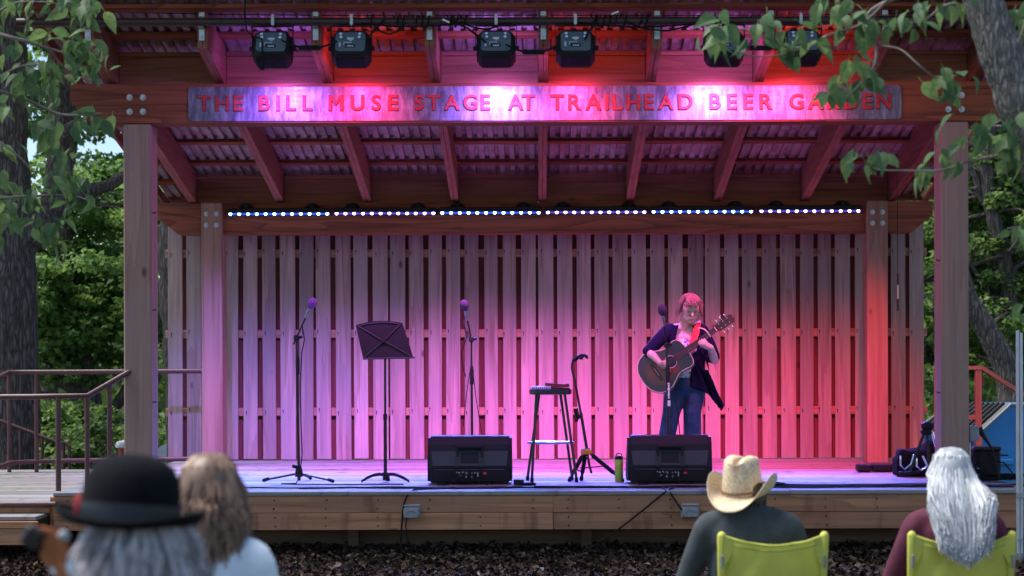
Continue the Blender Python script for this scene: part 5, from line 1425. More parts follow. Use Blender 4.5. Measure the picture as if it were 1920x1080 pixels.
# the person in the straw hat
grey_t = plain('charcoal_shirt', (.048, .060, .066), .9, 0, .2, 18, .3)
pA = seated(bA + Vector(((1410 - 1443) / s_c, .14, 0)), 'person in dark grey shirt and straw cowboy hat seen from behind', .33, .865, .225, (.0, .05, 1.0), (skinmat('tanned_skin', (.48, .26, .18)), grey_t, plain('dark_trousers', (.05, .055, .07), .9)), headr=(.078, .098, .115))
hA = bA + Vector(((1410 - 1443) / s_c, .14, 0)); hA = Vector((hA.x, hA.y, 0))
dk_hair = hairmat('dark_short_hair', (.02, .015, .012), (.07, .045, .035))
locks = []
for i in range(160):
    a = random.uniform(0.1, math.pi * 2 - .1); r0 = .085
    st = Vector((.078 * math.sin(a), .05 - .1 * math.cos(a), 1.02 - random.uniform(0, .05))); e = st + Vector((.012 * math.sin(a), -.012 * math.cos(a), -random.uniform(.05, .09)))
    if e.y > .12: e.z -= .06
    locks.append(([st, st.lerp(e, .5) + Vector((.004 * math.sin(a), -.006 * math.cos(a), 0)), e], .008, .003, random.random()))
link('hair', hair_mesh(locks), pA, hA, None, dk_hair)
# straw hat with pinched crown and rolled brim
straw, nt, b = newmat('painted_straw')
v = coords(nt, False)
sp1 = nt.nodes.new('ShaderNodeSeparateXYZ'); nt.links.new(v, sp1.inputs[0])
wv = noise(nt, v, 90, 3)
c = ramp(nt, wv, [(.3, (.46, .33, .18)), (.6, (.78, .64, .43))])
at = nt.nodes.new('ShaderNodeAttribute'); at.attribute_name = 'tint'
c = mixcol(nt, c, (.17, .075, .035), ramp(nt, at.outputs['Fac'], [(.25, (0, 0, 0)), (.75, (.85, .85, .85))]))
nt.links.new(c, b.inputs['Base Color']); b.inputs['Roughness'].default_value = .75; bump(nt, b, wv, .4, .003)
def cowboy(center, yaw, tilt, k=1.0):
    n, vs, tn = 64, [], []
    prof_ = []
    for i in range(9): prof_.append(('c', i / 8))
    for i in range(1, 9): prof_.append(('b', i / 8))
    for kind_, u in prof_:
        for j in range(n):
            a = 2 * math.pi * j / n; ca_, sa = math.cos(a), math.sin(a)      # x side, y front
            if kind_ == 'c':
                r = .088 * min(1, .06 + u * 1.45) * (1 - .0 * u) if u < .55 else .074 + (.088 - .074) * (u - .55) / .45 + .002
                if u < .55: r = .066 * (u / .55) ** .6
                else: r = .066 + .026 * ((u - .55) / .45) ** .7
                x, y = r * ca_ * .96, r * sa * 1.2
                z = .165 if u < .55 else .165 - .165 * ((u - .55) / .45) ** 1.2
                fd_ = 1.0 if u < .56 else max(0, 1 - (u - .56) / .3)
                z -= .018 * math.exp(-(x / .02) ** 2) * fd_
                if u < .55: z -= .012 * (u / .55) ** 4 + .02 * max(0, y / .1)
                dent = max(0, sa) ** 2 * abs(ca_) * .9
                if u > .2: x *= 1 - .24 * dent * (1 - abs(u - .5)); 
                t_ = .95 * math.exp(-(x / .016) ** 2) if u < .55 else .12 + .6 * math.exp(-((u - .95) / .07) ** 2) + .8 * math.exp(-(x / .02) ** 2) * fd_
                pass
            else:
                rr = .090 + .082 * u; x, y = rr * ca_, rr * sa * 1.18
                side = abs(ca_) ** 2.2
                z = .088 * side * u ** 2.0 - .028 * (1 - side) * u ** 1.2 - .012 * (max(0, -sa)) * u
                x -= math.copysign(.038 * side * u ** 2.2, ca_)
                t_ = .45 * (1 - u) ** 2 + .35 * (u > .95) + .12
            vs.append(Vector((x, y, z)) * k); tn.append(min(1, max(0, t_)))
    M = rotm(x=tilt) @ rotm(z=0); M = Euler((R(tilt), R(0), R(yaw)), 'XYZ').to_matrix()
    m_ = len(prof_)
    fs = [(i * n + j, i * n + (j + 1) % n, (i + 1) * n + (j + 1) % n, (i + 1) * n + j) for i in range(m_ - 1) for j in range(n)]
    fs.append(tuple(range(n)))
    mb = MB(); mb.add([M @ p for p in vs], fs)
    me = mb.mesh('hat_shell', True); at = me.attributes.new('tint', 'FLOAT', 'POINT'); at.data.foreach_set('value', np.array(tn, np.float32))
    return me, M
hat_pos = Vector(((1402 - 1009) / s_c, hA.y + .045, CAMZ + (690 - 938) / s_c + .018))
ht = thing('cowboy_hat', 'cream straw cowboy hat with rolled brim worn in the lime chair', 'hat', hat_pos)
me, M = cowboy(hat_pos, -26, 8, 1.12)
o = link('shell', me, ht, hat_pos, None, straw); s_ = o.modifiers.new('s', 'SOLIDIFY'); s_.thickness = .004
m_ = MB().tube([M @ Vector((.1 * math.cos(2 * math.pi * i / 40), .122 * math.sin(2 * math.pi * i / 40), .018)) for i in range(41)], .006, 6); obj('band', m_, plain('brown_hat_band', (.16, .08, .04), .7), ht, hat_pos, smooth=True)

# the person with long white hair
pBb = bB + Vector(((1800 - 1793) / s_c, .12, 0)); pBb.z = 0
plum = plain('plum_shirt', (.105, .018, .045), .9, 0, .2, 18, .3)
pB = seated(pBb, 'person with long straight white hair and plum top seen from behind', .33, .87, .205, (.0, .04, 1.05), (skin, plum, plain('grey_trousers', (.06, .06, .07), .9)), headr=(.074, .094, .115))
wh = hairmat('white_hair', (.24, .26, .29), (.74, .77, .80), .4)
def long_hair(person, base, hc, hr, n, zend, spread, side=0, mat=None, r0=.010, wave=.006, back=.03):
    locks = []
    for i in range(n):
        a = random.uniform(-2.25, 2.25)          # 0 = straight back
        t_ = random.random()
        dirx, diry = math.sin(a), -math.cos(a)
        st = Vector((hc.x + hr[0] * .25 * dirx * t_, hc.y + hr[1] * .25 * diry * t_ + .01, hc.z + hr[2] * 1.02))
        p1 = Vector((hc.x + hr[0] * .8 * dirx, hc.y + hr[1] * .8 * diry, hc.z + hr[2] * .72)); p2 = Vector((hc.x + hr[0] * 1.1 * dirx, hc.y + hr[1] * 1.1 * diry, hc.z + .0))
        ze = zend(a) + random.gauss(0, .025)
        p3 = Vector((hc.x + spread[0] * dirx + side, (hc.y + spread[1] * diry - .02) if back < .1 else (hc.y + .03 * diry - .25), (hc.z + ze) / 2 + .01)); p4 = Vector((hc.x + spread[0] * (1.05 if back < .1 else .78) * dirx * random.uniform(.7, 1.05) + side * 1.6, (hc.y + spread[1] * diry - .03) if back < .1 else (hc.y + .025 * diry - .33), ze))
        j = lambda k=wave: Vector((random.gauss(0, k), random.gauss(0, k), 0))
        pts = [st + j(.003), st.lerp(p1, .55) + Vector((0, 0, .016)), p1 + j(.004), p2 + j(), p2.lerp(p3, .5) + j(), p3 + j(), p3.lerp(p4, .5) + j(), p4 + j()]
        locks.append((pts, r0 * random.uniform(.5, 1.1), .002, min(1, max(0, random.gauss(.48, .36)))))
    link('hair', hair_mesh(locks), person, base, None, mat)
    cap = MB().ell((hc.x, hc.y - .012, hc.z + .012), (hr[0] * 1.03, hr[1] * 1.0, hr[2] * .99), None, 20, 14).mesh('scalp_hair', True)
    at = cap.attributes.new('tint', 'FLOAT', 'POINT'); at.data.foreach_set('value', np.full(len(cap.vertices), .35, np.float32))
    link('scalp_hair', cap, person, base, None, mat)
long_hair(pB, pBb, Vector((0.0, .04, 1.055)), (.088, .108, .122), 3600, lambda a: .70 + .06 * abs(a), (.15, .15), -0.014, wh, .0034, .006, back=.13)

# the person in the bowler hat and the one beside
s_m = 850
mb_ = Vector(((252 - 1009) / s_m, FPX / s_m, 0))
denim_s = plain('faded_blue_shirt', (.20, .25, .33), .9, 0, .2, 15, .3)
make_chair(mb_ + Vector((0, -.12, 0)), .47, 'lime green camp chair under the person in the black bowler hat')
pM = seated(mb_, 'person in black bowler hat with bushy grey hair seen from behind', .40, 1.0, .23, (.0, .03, 1.205), (skin, denim_s, plain('man_trousers', (.06, .06, .08), .9)), headr=(.082, .10, .12))
gh = hairmat('grey_hair', (.17, .15, .155), (.62, .60, .62), .5)
locks = []
for i in range(1100):
    a = random.uniform(-2.5, 2.5); dx, dy = math.sin(a), -math.cos(a)
    st = Vector((.085 * dx, .03 + .105 * dy, 1.245 - random.uniform(0, .04)))
    bush = random.uniform(.5, 1.25)
    p1 = st + Vector((.03 * dx * bush, .03 * dy * bush, -.05)); p2 = p1 + Vector((.02 * dx * bush, .015 * dy * bush, -.07)); p3 = p2 + Vector((random.gauss(0, .012), random.gauss(0, .012), -random.uniform(.05, .12)))
    jj = lambda: Vector((random.gauss(0, .011), random.gauss(0, .011), random.gauss(0, .008)))
    locks.append(([st, p1 + jj(), p2 + jj(), p3], .0055, .0015, min(1, max(0, random.gauss(.5, .35)))))
link('hair', hair_mesh(locks), pM, mb_, None, gh)
felt = plain('black_felt', (.0045, .0055, .008), .95, 0, .3, 60, .3, spec=.15)
bh = Vector((mb_.x - .02, mb_.y + .03, CAMZ + (690 - 984) / s_m))
ht = thing('bowler_hat', 'black felt bowler hat with curled brim', 'hat', bh)
def bowler():
    n = 56; vs = []; fs = []
    prof_ = [(.001, .138), (.03, .137), (.06, .131), (.085, .116), (.1, .092), (.1065, .06), (.107, .03), (.108, .006), (.112, .0), (.125, -.001), (.14, .0), (.152, .004), (.160, .012), (.162, .020), (.158, .022), (.150, .014), (.138, .008), (.122, .006)]
    M = rotm(y=4, x=-6) @ Matrix.Diagonal((1.03, 1.03, 1.14))
    for r_, z in prof_:
        for j in range(n):
            a = 2 * math.pi * j / n
            k = max(0, (r_ - .11) / .05); z2 = z - k * .016 * abs(math.sin(a)) ** 2 + k * .012 * abs(math.cos(a)) ** 2
            vs.append(M @ Vector((r_ * math.cos(a) * .97, r_ * math.sin(a) * 1.12, z2)))
    m = len(prof_)
    fs = [(i * n + j, i * n + (j + 1) % n, (i + 1) * n + (j + 1) % n, (i + 1) * n + j) for i in range(m - 1) for j in range(n)] + [tuple(range(n))]
    mb = MB(); mb.add(vs, fs); return mb, M
mbh, Mb = bowler()
obj('shell', mbh, felt, ht, bh, smooth=True)
band = MB(); vs = []
for z in (.006, .04):
    for j in range(48):
        a = 2 * math.pi * j / 48; vs.append(Mb @ Vector((.1095 * math.cos(a) * .97, .1095 * math.sin(a) * 1.12, z)))
band.add(vs, [(j, (j + 1) % 48, 48 + (j + 1) % 48, 48 + j) for j in range(48)])
obj('ribbon', band, plain('black_satin', (.010, .012, .018), .5), ht, bh, smooth=True)
obj('feather', MB().ell(Mb @ Vector((-.1, -.045, .03)), (.008, .02, .028), rotm(z=40)), plain('dark_red_feather', (.25, .01, .02), .8), ht, bh, smooth=True)

s_g = 650
gb_ = Vector(((388 - 1009) / s_g, FPX / s_g, 0))
tee = plain('pale_blue_tee', (.74, .82, .88), .9, 0, .06, 12, .2)
pG = seated(gb_, 'person with shoulder length light brown hair in pale blue t-shirt beside the bowler hat', .60, 1.065, .15, (.0, .03, 1.205), (skin, tee, plain('blue_shorts', (.05, .08, .16), .9)), headr=(.07, .088, .105), arms=False, stand=True)
bh2 = hairmat('light_brown_hair', (.045, .022, .014), (.42, .26, .17), .45)
long_hair(pG, gb_, Vector((0, .03, 1.21)), (.082, .102, .108), 1900, lambda a: 1.05 + .0 * abs(a), (.105, .12), .004, bh2, .0040, .007)

# instrument head poking in beside the bowler hat
s_h = 900
hb_ = P(95, 1020, s_h)
t = thing('instrument_neck', 'orange brown headstock of a stringed instrument beside the bowler hat', 'instrument', hb_)
oak = plain('amber_varnish', (.36, .11, .03), .3, 0, .3, 18)
hq = lambda x, y, dy=0.0: P(x, y, s_h) - hb_ + Vector((0, dy, 0))
obj('headstock', MB().prism([(72, 985), (98, 990), (128, 1022), (118, 1062), (96, 1060), (76, 1040), (84, 1018), (70, 1002)], lambda p, q: hq(p[0], p[1], -.012 + .024 * q)), oak, t, hb_)
obj('neck', MB().tube([hq(112, 1050), hq(128, 1110, .0), hq(160, 1250, .0)], .015, 10), oak, t, hb_, smooth=True)
obj('tuner_plate', MB().box(hq(66, 1003, -.02), (.04, .02, .045), rotm(y=30), .006), blackgloss, t, hb_)
for (x, y) in ((104, 1057), (127, 1062)):
    obj('tuning_peg', MB().cyl(hq(x, y - 14), hq(x, y), .005, 8).ell(hq(x, y + 4), (.014, .01, .018)), white_p, t, hb_, smooth=True)
for (x, y) in ((62, 1008), (118, 1004)):
    obj('tuning_peg', MB().cyl(hq(x, y), hq(x + 10, y + 4), .005, 8).ell(hq(x, y), (.014, .01, .014)), midgrey, t, hb_, smooth=True)
t2 = MB().prism([(0, 0), (.0, 0.01), (.01, .01)], lambda p, q: (p[0], q * .01, p[1]))

# ------------------------------------------------------------------ trees
bark_d = bark('furrowed_bark', (0.20, 0.175, 0.16), (0.045, 0.038, 0.034))
bark_g = bark('grey_bark', (0.33, 0.33, 0.31), (0.09, 0.085, 0.08), 2.2)
leaf_a = leafmat('maple_leaf', (0.075, 0.155, 0.04), (0.13, 0.25, 0.06), (0.25, 0.39, 0.10), .5)
leaf_b = leafmat('elm_leaf', (0.065, 0.125, 0.04), (0.11, 0.20, 0.055), (0.21, 0.32, 0.085), .5)
leaf_far = leafmat('far_leaf', (0.06, 0.125, 0.035), (0.11, 0.20, 0.05), (0.20, 0.31, 0.07), .5)
twig_m = plain('grey_twig', (0.22, 0.19, 0.17), 0.85, 0, .2, 30)
def smooth_path(pts, n=6):
    pts = [Vector(p) for p in pts]; out = []
    for i in range(len(pts) - 1):
        p0, p1, p2, p3 = pts[max(i - 1, 0)], pts[i], pts[i + 1], pts[min(i + 2, len(pts) - 1)]
        for k in range(n):
            t = k / n
            out.append(.5 * ((2 * p1) + (p2 - p0) * t + (2 * p0 - 5 * p1 + 4 * p2 - p3) * t * t + (3 * p1 - p0 - 3 * p2 + p3) * t ** 3))
    out.append(pts[-1]); return out
def trunk_tube(mb, pts, r0, r1, n=14, knob=.06, per=6):
    path = smooth_path(pts, per); m = len(path)
    rad = [(r0 + (r1 - r0) * i / (m - 1)) * (1 + random.uniform(-knob, knob)) for i in range(m)]
    mb.tube(path, rad, n); return path
def clump_leaves(clumps, per, size, flat=.6):
    cs, rs = np.array([c for c, _ in clumps]), np.array([r for _, r in clumps])
    cen = np.repeat(cs, per, 0); rr = np.repeat(rs, per)[:, None]
    d = rng.normal(size=cen.shape); d /= np.linalg.norm(d, axis=1, keepdims=True)
    off = d * rr * rng.random((len(cen), 1)) ** .45 * [1, 1, flat]
    cen = cen + off; n = len(cen)
    tv = d * [1, 1, .5] + rng.normal(size=(n, 3)) * .6 + [0, 0, -.35]
    nv = rng.normal(size=(n, 3)) * .55 + [0, 0, 1.0]
    tint = np.clip(np.repeat(rng.normal(.42, .17, len(cs)), per) + rng.normal(0, .18, n), 0, 1)
    return cen, size * rng.uniform(.6, 1.25, n), tv, nv, tint
def tree(name, label, base, trunk, limbs, blobs, nclump, per, lsize, lm, bm_, clr=(.25, .6), flat=.6, group=None, r=(.3, .12), sticks=60):
    """trunk: points; limbs: list of (points, r0, r1); blobs: ellipsoids (centre, radii) filled with leaf clumps"""
    base = Vector(base)
    t = thing(name, label, 'tree', base, group)
    mb = MB(); trunk_tube(mb, trunk, r[0], r[1])
    for pts, a, b_ in limbs: trunk_tube(mb, pts, a, b_, 9)
    clumps = []
    tot = sum(x[1][0] * x[1][1] * x[1][2] for x in blobs)
    for c, rr in blobs:
        k = max(3, int(nclump * rr[0] * rr[1] * rr[2] / tot))
        d = rng.normal(size=(k, 3)); d /= np.linalg.norm(d, axis=1, keepdims=True)
        p = np.array(c) + d * np.array(rr) * rng.random((k, 1)) ** .4
        for q in p: clumps.append((q, rng.uniform(*clr)))
    # twigs from the limbs to some of the clumps
    nodes = [Vector(p) for pts, _, _ in limbs for p in pts] + [Vector(p) for p in trunk[1:]]
    for q, _ in random.sample(clumps, min(sticks, len(clumps))):
        q = Vector(q); nb = min(nodes, key=lambda p: (p - q).length)
        if (nb - q).length < 6:
            mid = nb.lerp(q, .5) + Vector((random.gauss(0, .2), random.gauss(0, .2), random.uniform(0, .3)))
            mb.tube(smooth_path([nb, mid, q], 4), [.035, .03, .028, .024, .02, .016, .012, .008, .006], 5)
    obj('trunk', mb, bm_, t, smooth=True)
    me = scatter_mesh('crown', *clump_leaves(clumps, per, lsize, flat))
    link('crown', me, t, (0, 0, 0), None, lm)
    return t
def V(px, py, d): return P(px, py, FPX / d)
def gnd(px, d): p = V(px, 0, d); return Vector((p.x, p.y, 0))
# big tree left of the stage with a forking trunk
d = 20.0
tree('maple_tree', 'large forked tree with furrowed bark beside the side landing', gnd(25, d),
     [gnd(22, d), V(25, 800, d), V(24, 600, d), V(20, 430, d), V(8, 250, d), V(10, 60, d), V(25, -200, d), V(40, -500, d)],
     [([V(28, 470, d), V(70, 420, d), V(105, 370, d + .3), V(115, 250, d + .6), V(112, 60, d + .8), V(120, -200, d + 1)], .22, .12),
      ([V(95, 390, d), V(150, 360, d + .5), V(205, 345, d + 1), V(250, 320, d + 1.5), V(330, 300, d + 2)], .11, .05),
      ([V(112, 250, d), V(160, 225, d + .5), V(205, 235, d + 1), V(260, 200, d + 1.5)], .08, .04),
      ([V(20, 430, d), V(-80, 300, d), V(-180, 150, d)], .15, .08)],
     [(V(-250, -150, d + 1), (3.5, 3.0, 2.2)), (V(180, -330, d + 2), (3.0, 2.5, 1.2)), (V(-60, 90, d + 1.2), (1.6, 1.2, 1.0))], 75, 150, .13, leaf_a, bark_d, (.3, .7), r=(.33, .26))
# maples beyond the landing
mp = [(-40, 26, 5.5, 'broad leafy maple far behind the handrail post'), (170, 27, 5.0, 'bright green maple filling the gap beside the front post'), (330, 24, 6.0, 'maple with dark leaning trunk just behind the slat wall end')]
d = 27
tree('maple_tree', 'bright green maple filling the view between big trunk and front post', gnd(190, d),
     [gnd(165, d), V(168, 800, d), V(172, 740, d), V(150, 640, d), V(130, 520, d), V(120, 380, d)],
     [([V(180, 860, d), V(200, 790, d), V(235, 730, d), V(270, 660, d)], .13, .07), ([V(190, 865, d), V(222, 800, d), V(262, 750, d), V(300, 700, d)], .13, .06),
      ([V(168, 745, d), V(120, 715, d), V(60, 690, d), V(-10, 650, d)], .14, .07), ([V(168, 755, d), V(130, 745, d), V(70, 735, d)], .10, .05)],
     [(V(150, 480, d), (1.9, 1.6, 1.7)), (V(60, 600, d - .5), (1.5, 1.3, 1.0)), (V(225, 560, d), (1.3, 1.3, 1.2)), (V(175, 640, d - .5), (1.2, 1.0, .6)), (V(70, 430, d + 1), (1.6, 1.4, 1.1)), (V(215, 390, d + .5), (1.5, 1.2, .8))], 170, 130, .12, leaf_a, bark_d, (.25, .55), .45, r=(.2, .1), sticks=90)
d = 30
tree('maple_tree', 'loose crowned maple with sky showing through above the side landing', gnd(80, d),
     [gnd(90, d), V(95, 700, d), V(110, 450, d), V(140, 250, d), V(160, 60, d)],
     [([V(120, 380, d), V(200, 330, d), V(290, 300, d)], .09, .04), ([V(135, 260, d), V(60, 180, d), V(0, 130, d)], .09, .04), ([V(140, 240, d), V(220, 200, d), V(290, 240, d)], .07, .03)],
     [(V(110, 120, d), (2.2, 1.6, 1.5)), (V(200, 290, d), (1.4, 1.3, .9)), (V(40, 240, d), (1.4, 1.3, .9)), (V(250, 370, d), (1.0, 1.0, .8))], 95, 95, .12, leaf_a, bark_d, (.2, .5), .5, r=(.16, .07), sticks=60)
d = 19.2
tree('elm_tree', 'thick dark trunk standing close behind the slat wall', gnd(352, d),
     [gnd(372, d), V(362, 700, d), V(352, 560, d), V(348, 430, d), V(362, 340, d), V(390, 200, d), V(410, 0, d)],
     [([V(352, 420, d), V(310, 300, d + .3), V(290, 180, d + .6)], .14, .07), ([V(370, 300, d), V(470, 150, d), V(560, -50, d)], .16, .08)],
     [(V(420, -80, d + .5), (3.0, 2.4, 1.6)), (V(290, 210, d + 2.5), (.9, .9, .7)), (V(300, 570, d + 3), (.6, .7, .9)), (V(295, 350, d + 4), (.8, .9, .7))], 80, 130, .12, leaf_a, bark_d, (.25, .5), r=(.36, .26))
# trees right of the stage
d = 24
tree('elm_tree', 'tree with slanting grey limbs beyond the wooden handrail', gnd(1900, d),
     [gnd(1905, d), V(1900, 760, d), V(1885, 690, d), V(1850, 620, d), V(1815, 560, d), V(1790, 480, d)],
     [([V(1900, 700, d + 1), V(1893, 560, d + 1), V(1880, 470, d + 1), V(1862, 400, d + 1), V(1850, 330, d + 1), V(1858, 240, d + 1)], .15, .10),
      ([V(1862, 400, d + 1), V(1840, 370, d + 1), V(1828, 330, d + 1), V(1800, 280, d + 1)], .07, .04), ([V(1885, 520, d + 1), V(1850, 530, d + 1), V(1820, 500, d + 1)], .06, .03)],
     [(V(1850, 480, d + 1.6), (1.1, 1.0, 1.6)), (V(1930, 420, d + 1.2), (1.0, 1.0, 1.6)), (V(1760, 600, d + 1.6), (.7, .8, 1.3)), (V(1870, 640, d + .8), (1.0, .6, .8)), (V(1780, 380, d + 2.5), (1.2, 1.0, 1.0)), (V(1900, 260, d + 2.0), (1.2, 1.0, .9))], 150, 115, .105, leaf_b, bark_d, (.2, .42), .6, r=(.24, .13), sticks=110)
d = 27
tree('elm_tree', 'dark trunked tree standing farther back behind the blue dumpster', gnd(1885, d),
     [gnd(1890, d), V(1888, 700, d), V(1885, 500, d), V(1880, 200, d), V(1870, -100, d)], [([V(1885, 480, d), V(1830, 380, d), V(1760, 300, d)], .14, .06), ([V(1883, 380, d), V(1960, 260, d), V(2050, 180, d)], .12, .05)],
     [(V(1850, 350, d + .5), (2.0, 1.5, 1.5)), (V(1800, 560, d - .5), (1.5, 1.0, 1.4)), (V(1930, 560, d - .6), (1.2, 1.2, 1.5)), (V(1900, 60, d), (2.5, 2, 1.2))], 190, 110, .12, leaf_b, bark_d, (.25, .5), .6, r=(.2, .13), sticks=80)
d = 30
tree('elm_tree', 'pale leaved tree glimpsed past the end of the rear beam', gnd(1735, d),
     [gnd(1740, d), V(1745, 700, d), V(1738, 500, d), V(1725, 300, d)], [([V(1740, 520, d), V(1700, 400, d), V(1690, 330, d)], .08, .03)],
     [(V(1730, 390, d), (1.5, 1.2, 1.2)), (V(1745, 560, d), (1.3, 1.2, 1.5)), (V(1745, 740, d), (1.3, 1.2, 1.0))], 90, 100, .13, leaf_a, bark_d, (.25, .5), .6, r=(.14, .06))
# far wood that reads as one mass, all round behind the stage
n = 46000
ang_ = rng.uniform(-.62, .62, n); dist = rng.uniform(34, 52, n)
zz = rng.random(n) ** 1.15 * 6.5 * (0.8 + .25 * np.sin(ang_ * 23) + .12 * np.sin(ang_ * 51 + 1))
cen = np.stack([dist * np.sin(ang_), dist * np.cos(ang_), zz], 1)
keep = (cen[:, 2] < 4.3) | (rng.random(n) < .25)
cen = cen[keep]; n = len(cen)
clus = np.sin(cen[:, 0] * 1.7) * np.sin(cen[:, 2] * 1.9 + cen[:, 0] * .6) * .25
me = scatter_mesh('far_wood', cen, rng.uniform(.25, .5, n), rng.normal(size=(n, 3)), rng.normal(size=(n, 3)) * .6 + [0, -.3, .8], np.clip(.4 + clus + rng.normal(0, .15, n), 0, 1))
tag(link('far_wood', me, None, (0, 0, 0), None, leaf_far), 'far green wood closing the view behind the stage', 'woodland', kind='stuff')
# low shrubs at the foot of the trees
for i, (px, dd, w_, h_, lab) in enumerate(((100, 24, 1.6, .9, 'low leafy shrub under the bright maple'), (255, 23, 1.2, .7, 'low leafy shrub behind the front post'), (10, 25, 1.2, 1.0, 'low leafy shrub behind the big trunk'), (1850, 26, 1.4, 1.0, 'low leafy shrub behind the dumpster'), (1750, 23, 1.0, .8, 'low leafy shrub past the slat wall end'))):
    b0 = gnd(px, dd); t = thing('shrub', lab, 'shrub', b0, 'shrubs under the trees')
    m_ = MB()
    cl_ = []
    for k in range(26):
        p = b0 + Vector((random.uniform(-w_, w_), random.uniform(-.6, .6), random.uniform(.15, h_))); cl_.append((np.array(p), random.uniform(.2, .38)))
        m_.tube([b0 + Vector((random.uniform(-.2, .2), 0, 0)), b0.lerp(p, .6) + Vector((0, 0, .1)), p], [.02, .012, .006], 5)
    obj('stems', m_, bark_d, t); link('foliage', scatter_mesh('foliage', *clump_leaves(cl_, 110, .11)), t, (0, 0, 0), None, leaf_far)

# ------------------------------------------------------------------ overhanging boughs with single leaves
near_leaf = leafmat('broad_leaf', (0.055, 0.12, 0.05), (0.09, 0.175, 0.065), (0.17, 0.27, 0.09), .35, .6, True)
def leaf_variant(L, w, droop, fold):
    prof_ = [(0, .0), (.1, .5), (.26, .9), (.44, 1.0), (.64, .78), (.84, .33), (1.0, .0)]
    vs = []; fs = []
    for i, (u, k) in enumerate(prof_):
        z = -droop * L * u ** 2; y = L * u
        vs += [(-w * k, y, z + fold * w * k), (0, y, z), (w * k, y, z + fold * w * k)]
    for i in range(len(prof_) - 1):
        a = i * 3; fs += [(a, a + 1, a + 4, a + 3), (a + 1, a + 2, a + 5, a + 4)]
    vs += [(-.0015, -.035, .006), (.0015, -.035, .006), (.0015, .0, .0), (-.0015, 0, 0)]; m = len(vs); fs.append((m - 4, m - 3, m - 2, m - 1))
    mb = MB(); mb.add(vs, fs); me = mb.mesh('leaf', True); me.materials.append(near_leaf); return me
LV = [leaf_variant(.115, .033, .25, .3), leaf_variant(.13, .036, .5, .45), leaf_variant(.09, .027, .15, .2), leaf_variant(.12, .031, .7, .5)]
def hang_leaf(t, p, scale=1.0, out=None):
    o = link('leaf', random.choice(LV), t, p)
    az = random.uniform(-math.pi, math.pi) if out is None else math.atan2(-out.x, out.y) + random.gauss(0, .7)
    o.rotation_euler = Euler((random.gauss(-.85, .4), random.gauss(0, .45), az), 'XYZ')
    k = scale * random.uniform(.7, 1.15); o.scale = (k, k, k); return o
def bough(name, label, trunk_pts, r0, r1, twigs, clusters, d, scale=1.0, bark_=bark_g):
    b0 = Vector(trunk_pts[0]); t = thing(name, label, 'tree', Vector((b0.x, b0.y, 0)))
    mb = MB(); trunk_tube(mb, trunk_pts, r0, r1, 16, .08)
    obj('trunk', mb, bark_, t, smooth=True)
    s = FPX / d
    for pts, a, b_ in twigs:
        w3 = [P(x, y, s) + Vector((0, random.uniform(-.12, .12), 0)) for x, y in pts]
        path = smooth_path(w3, 5); m = len(path)
        obj('branch', MB().tube(path, [a + (b_ - a) * i / (m - 1) for i in range(m)], 7), twig_m, t, smooth=True)
    for (x, y, rx, ry, n_) in clusters:
        c = P(x, y, s)
        for i in range(n_):
            p = P(x + random.gauss(0, rx * .5), y + random.gauss(0, ry * .5), s) + Vector((0, random.gauss(0, .09), 0))
            hang_leaf(t, p, scale, Vector((p.x - c.x, p.y - c.y + random.gauss(0, .03), 0)))
    return t
d = 7.6; s = FPX / d
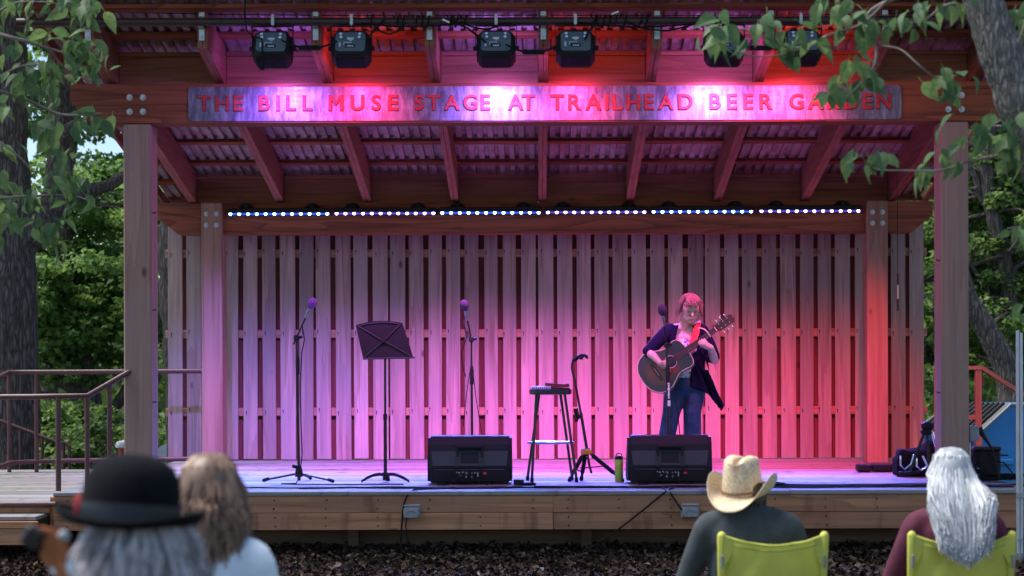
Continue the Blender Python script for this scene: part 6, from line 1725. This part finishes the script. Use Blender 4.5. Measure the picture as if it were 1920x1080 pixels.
bough('leafy_tree', 'near tree with rough grey trunk and leafy twigs hanging before the roof',
      [Vector((P(2120, 0, s).x, d, 0)), P(2110, 900, s), P(2060, 600, s), P(1985, 360, s), P(1925, 215, s), P(1890, 130, s), P(1862, 55, s), P(1838, -20, s), P(1800, -140, s), P(1740, -320, s)], .16, .07,
      [([(1838, -30), (1760, -25), (1680, 0), (1632, 25), (1628, 70), (1640, 100), (1630, 140), (1605, 170), (1580, 190)], .012, .004),
       ([(1660, 8), (1620, 45), (1570, 60), (1520, 80), (1470, 100), (1420, 108), (1380, 106)], .008, .003), ([(1560, 62), (1500, 85), (1440, 78), (1400, 60), (1360, 50)], .006, .003),
       ([(1634, 82), (1660, 80), (1690, 95), (1720, 135), (1755, 150), (1790, 148)], .006, .003), ([(1885, 110), (1820, 20), (1770, 20), (1735, 40), (1710, 45)], .008, .003),
       ([(1960, 320), (1900, 290), (1850, 285), (1810, 270)], .008, .004), ([(1900, 290), (1830, 300), (1760, 325), (1690, 325), (1640, 318), (1610, 295)], .007, .003), ([(1890, 130), (1910, 60), (1930, 20)], .008, .004), ([(1960, 330), (1930, 420), (1905, 470)], .006, .003)],
      [(1350, 50, 30, 35, 10), (1375, 75, 25, 30, 6), (1440, 48, 25, 14, 6), (1490, 75, 25, 30, 7), (1525, 85, 30, 25, 8), (1580, 30, 25, 30, 12), (1620, 50, 30, 30, 10), (1560, 5, 40, 15, 8), (1600, 130, 30, 30, 9), (1560, 165, 28, 25, 8), (1625, 150, 25, 25, 8), (1640, 40, 25, 30, 8),
       (1700, 40, 25, 18, 8), (1720, 20, 40, 15, 6), (1775, 150, 28, 18, 10), (1800, 165, 15, 15, 4), (1790, 8, 45, 12, 9), (1830, 240, 40, 30, 13), (1870, 270, 40, 30, 11), (1900, 300, 25, 40, 8), (1770, 300, 22, 20, 8), (1745, 318, 20, 15, 5), (1610, 290, 22, 14, 7), (1650, 295, 25, 14, 6), (1910, 40, 25, 30, 8), (1905, 440, 15, 30, 5), (1895, 220, 25, 20, 5), (1912, 590, 12, 20, 3)], d)
d = 9.2; s = FPX / d
cl_ = []
rnd = random.Random(5)
for i in range(38):
    y = rnd.uniform(-10, 440); xm = 190 - max(0, (y - 60)) * .18 if y < 260 else 150 - (y - 260) * .25
    cl_.append((rnd.uniform(-20, max(30, xm)), y, 26, 22, 6))
cl_ += [(165, 20, 25, 16, 8), (140, 75, 25, 20, 8), (165, 95, 18, 15, 6), (120, 120, 28, 25, 9), (195, 215, 22, 12, 7), (150, 220, 25, 20, 6), (95, 60, 30, 30, 6), (150, 370, 30, 12, 6), (60, 370, 40, 20, 7)]
bough('leafy_tree', 'near leafy branches hanging in beside the roof from an unseen trunk',
      [Vector((P(-420, 0, s).x, d, 0)), P(-420, 700, s), P(-400, 300, s), P(-380, 0, s), P(-340, -300, s)], .16, .09,
      [([(-400, 150), (-200, 90), (-50, 60), (40, 75), (110, 90), (160, 95)], .02, .004), ([(-50, 60), (30, 15), (100, 5), (160, 15)], .008, .003), ([(-390, 300), (-200, 230), (-40, 170), (40, 180), (100, 205), (160, 215), (195, 212)], .018, .003),
       ([(-40, 170), (30, 130), (80, 125), (130, 120)], .007, .003), ([(-400, 420), (-150, 380), (0, 372), (60, 365), (120, 360), (165, 372)], .014, .003), ([(-100, 200), (0, 260), (50, 300), (70, 330)], .008, .003), ([(40, 75), (70, 30), (75, -20)], .006, .003)],
      cl_, d, .95)
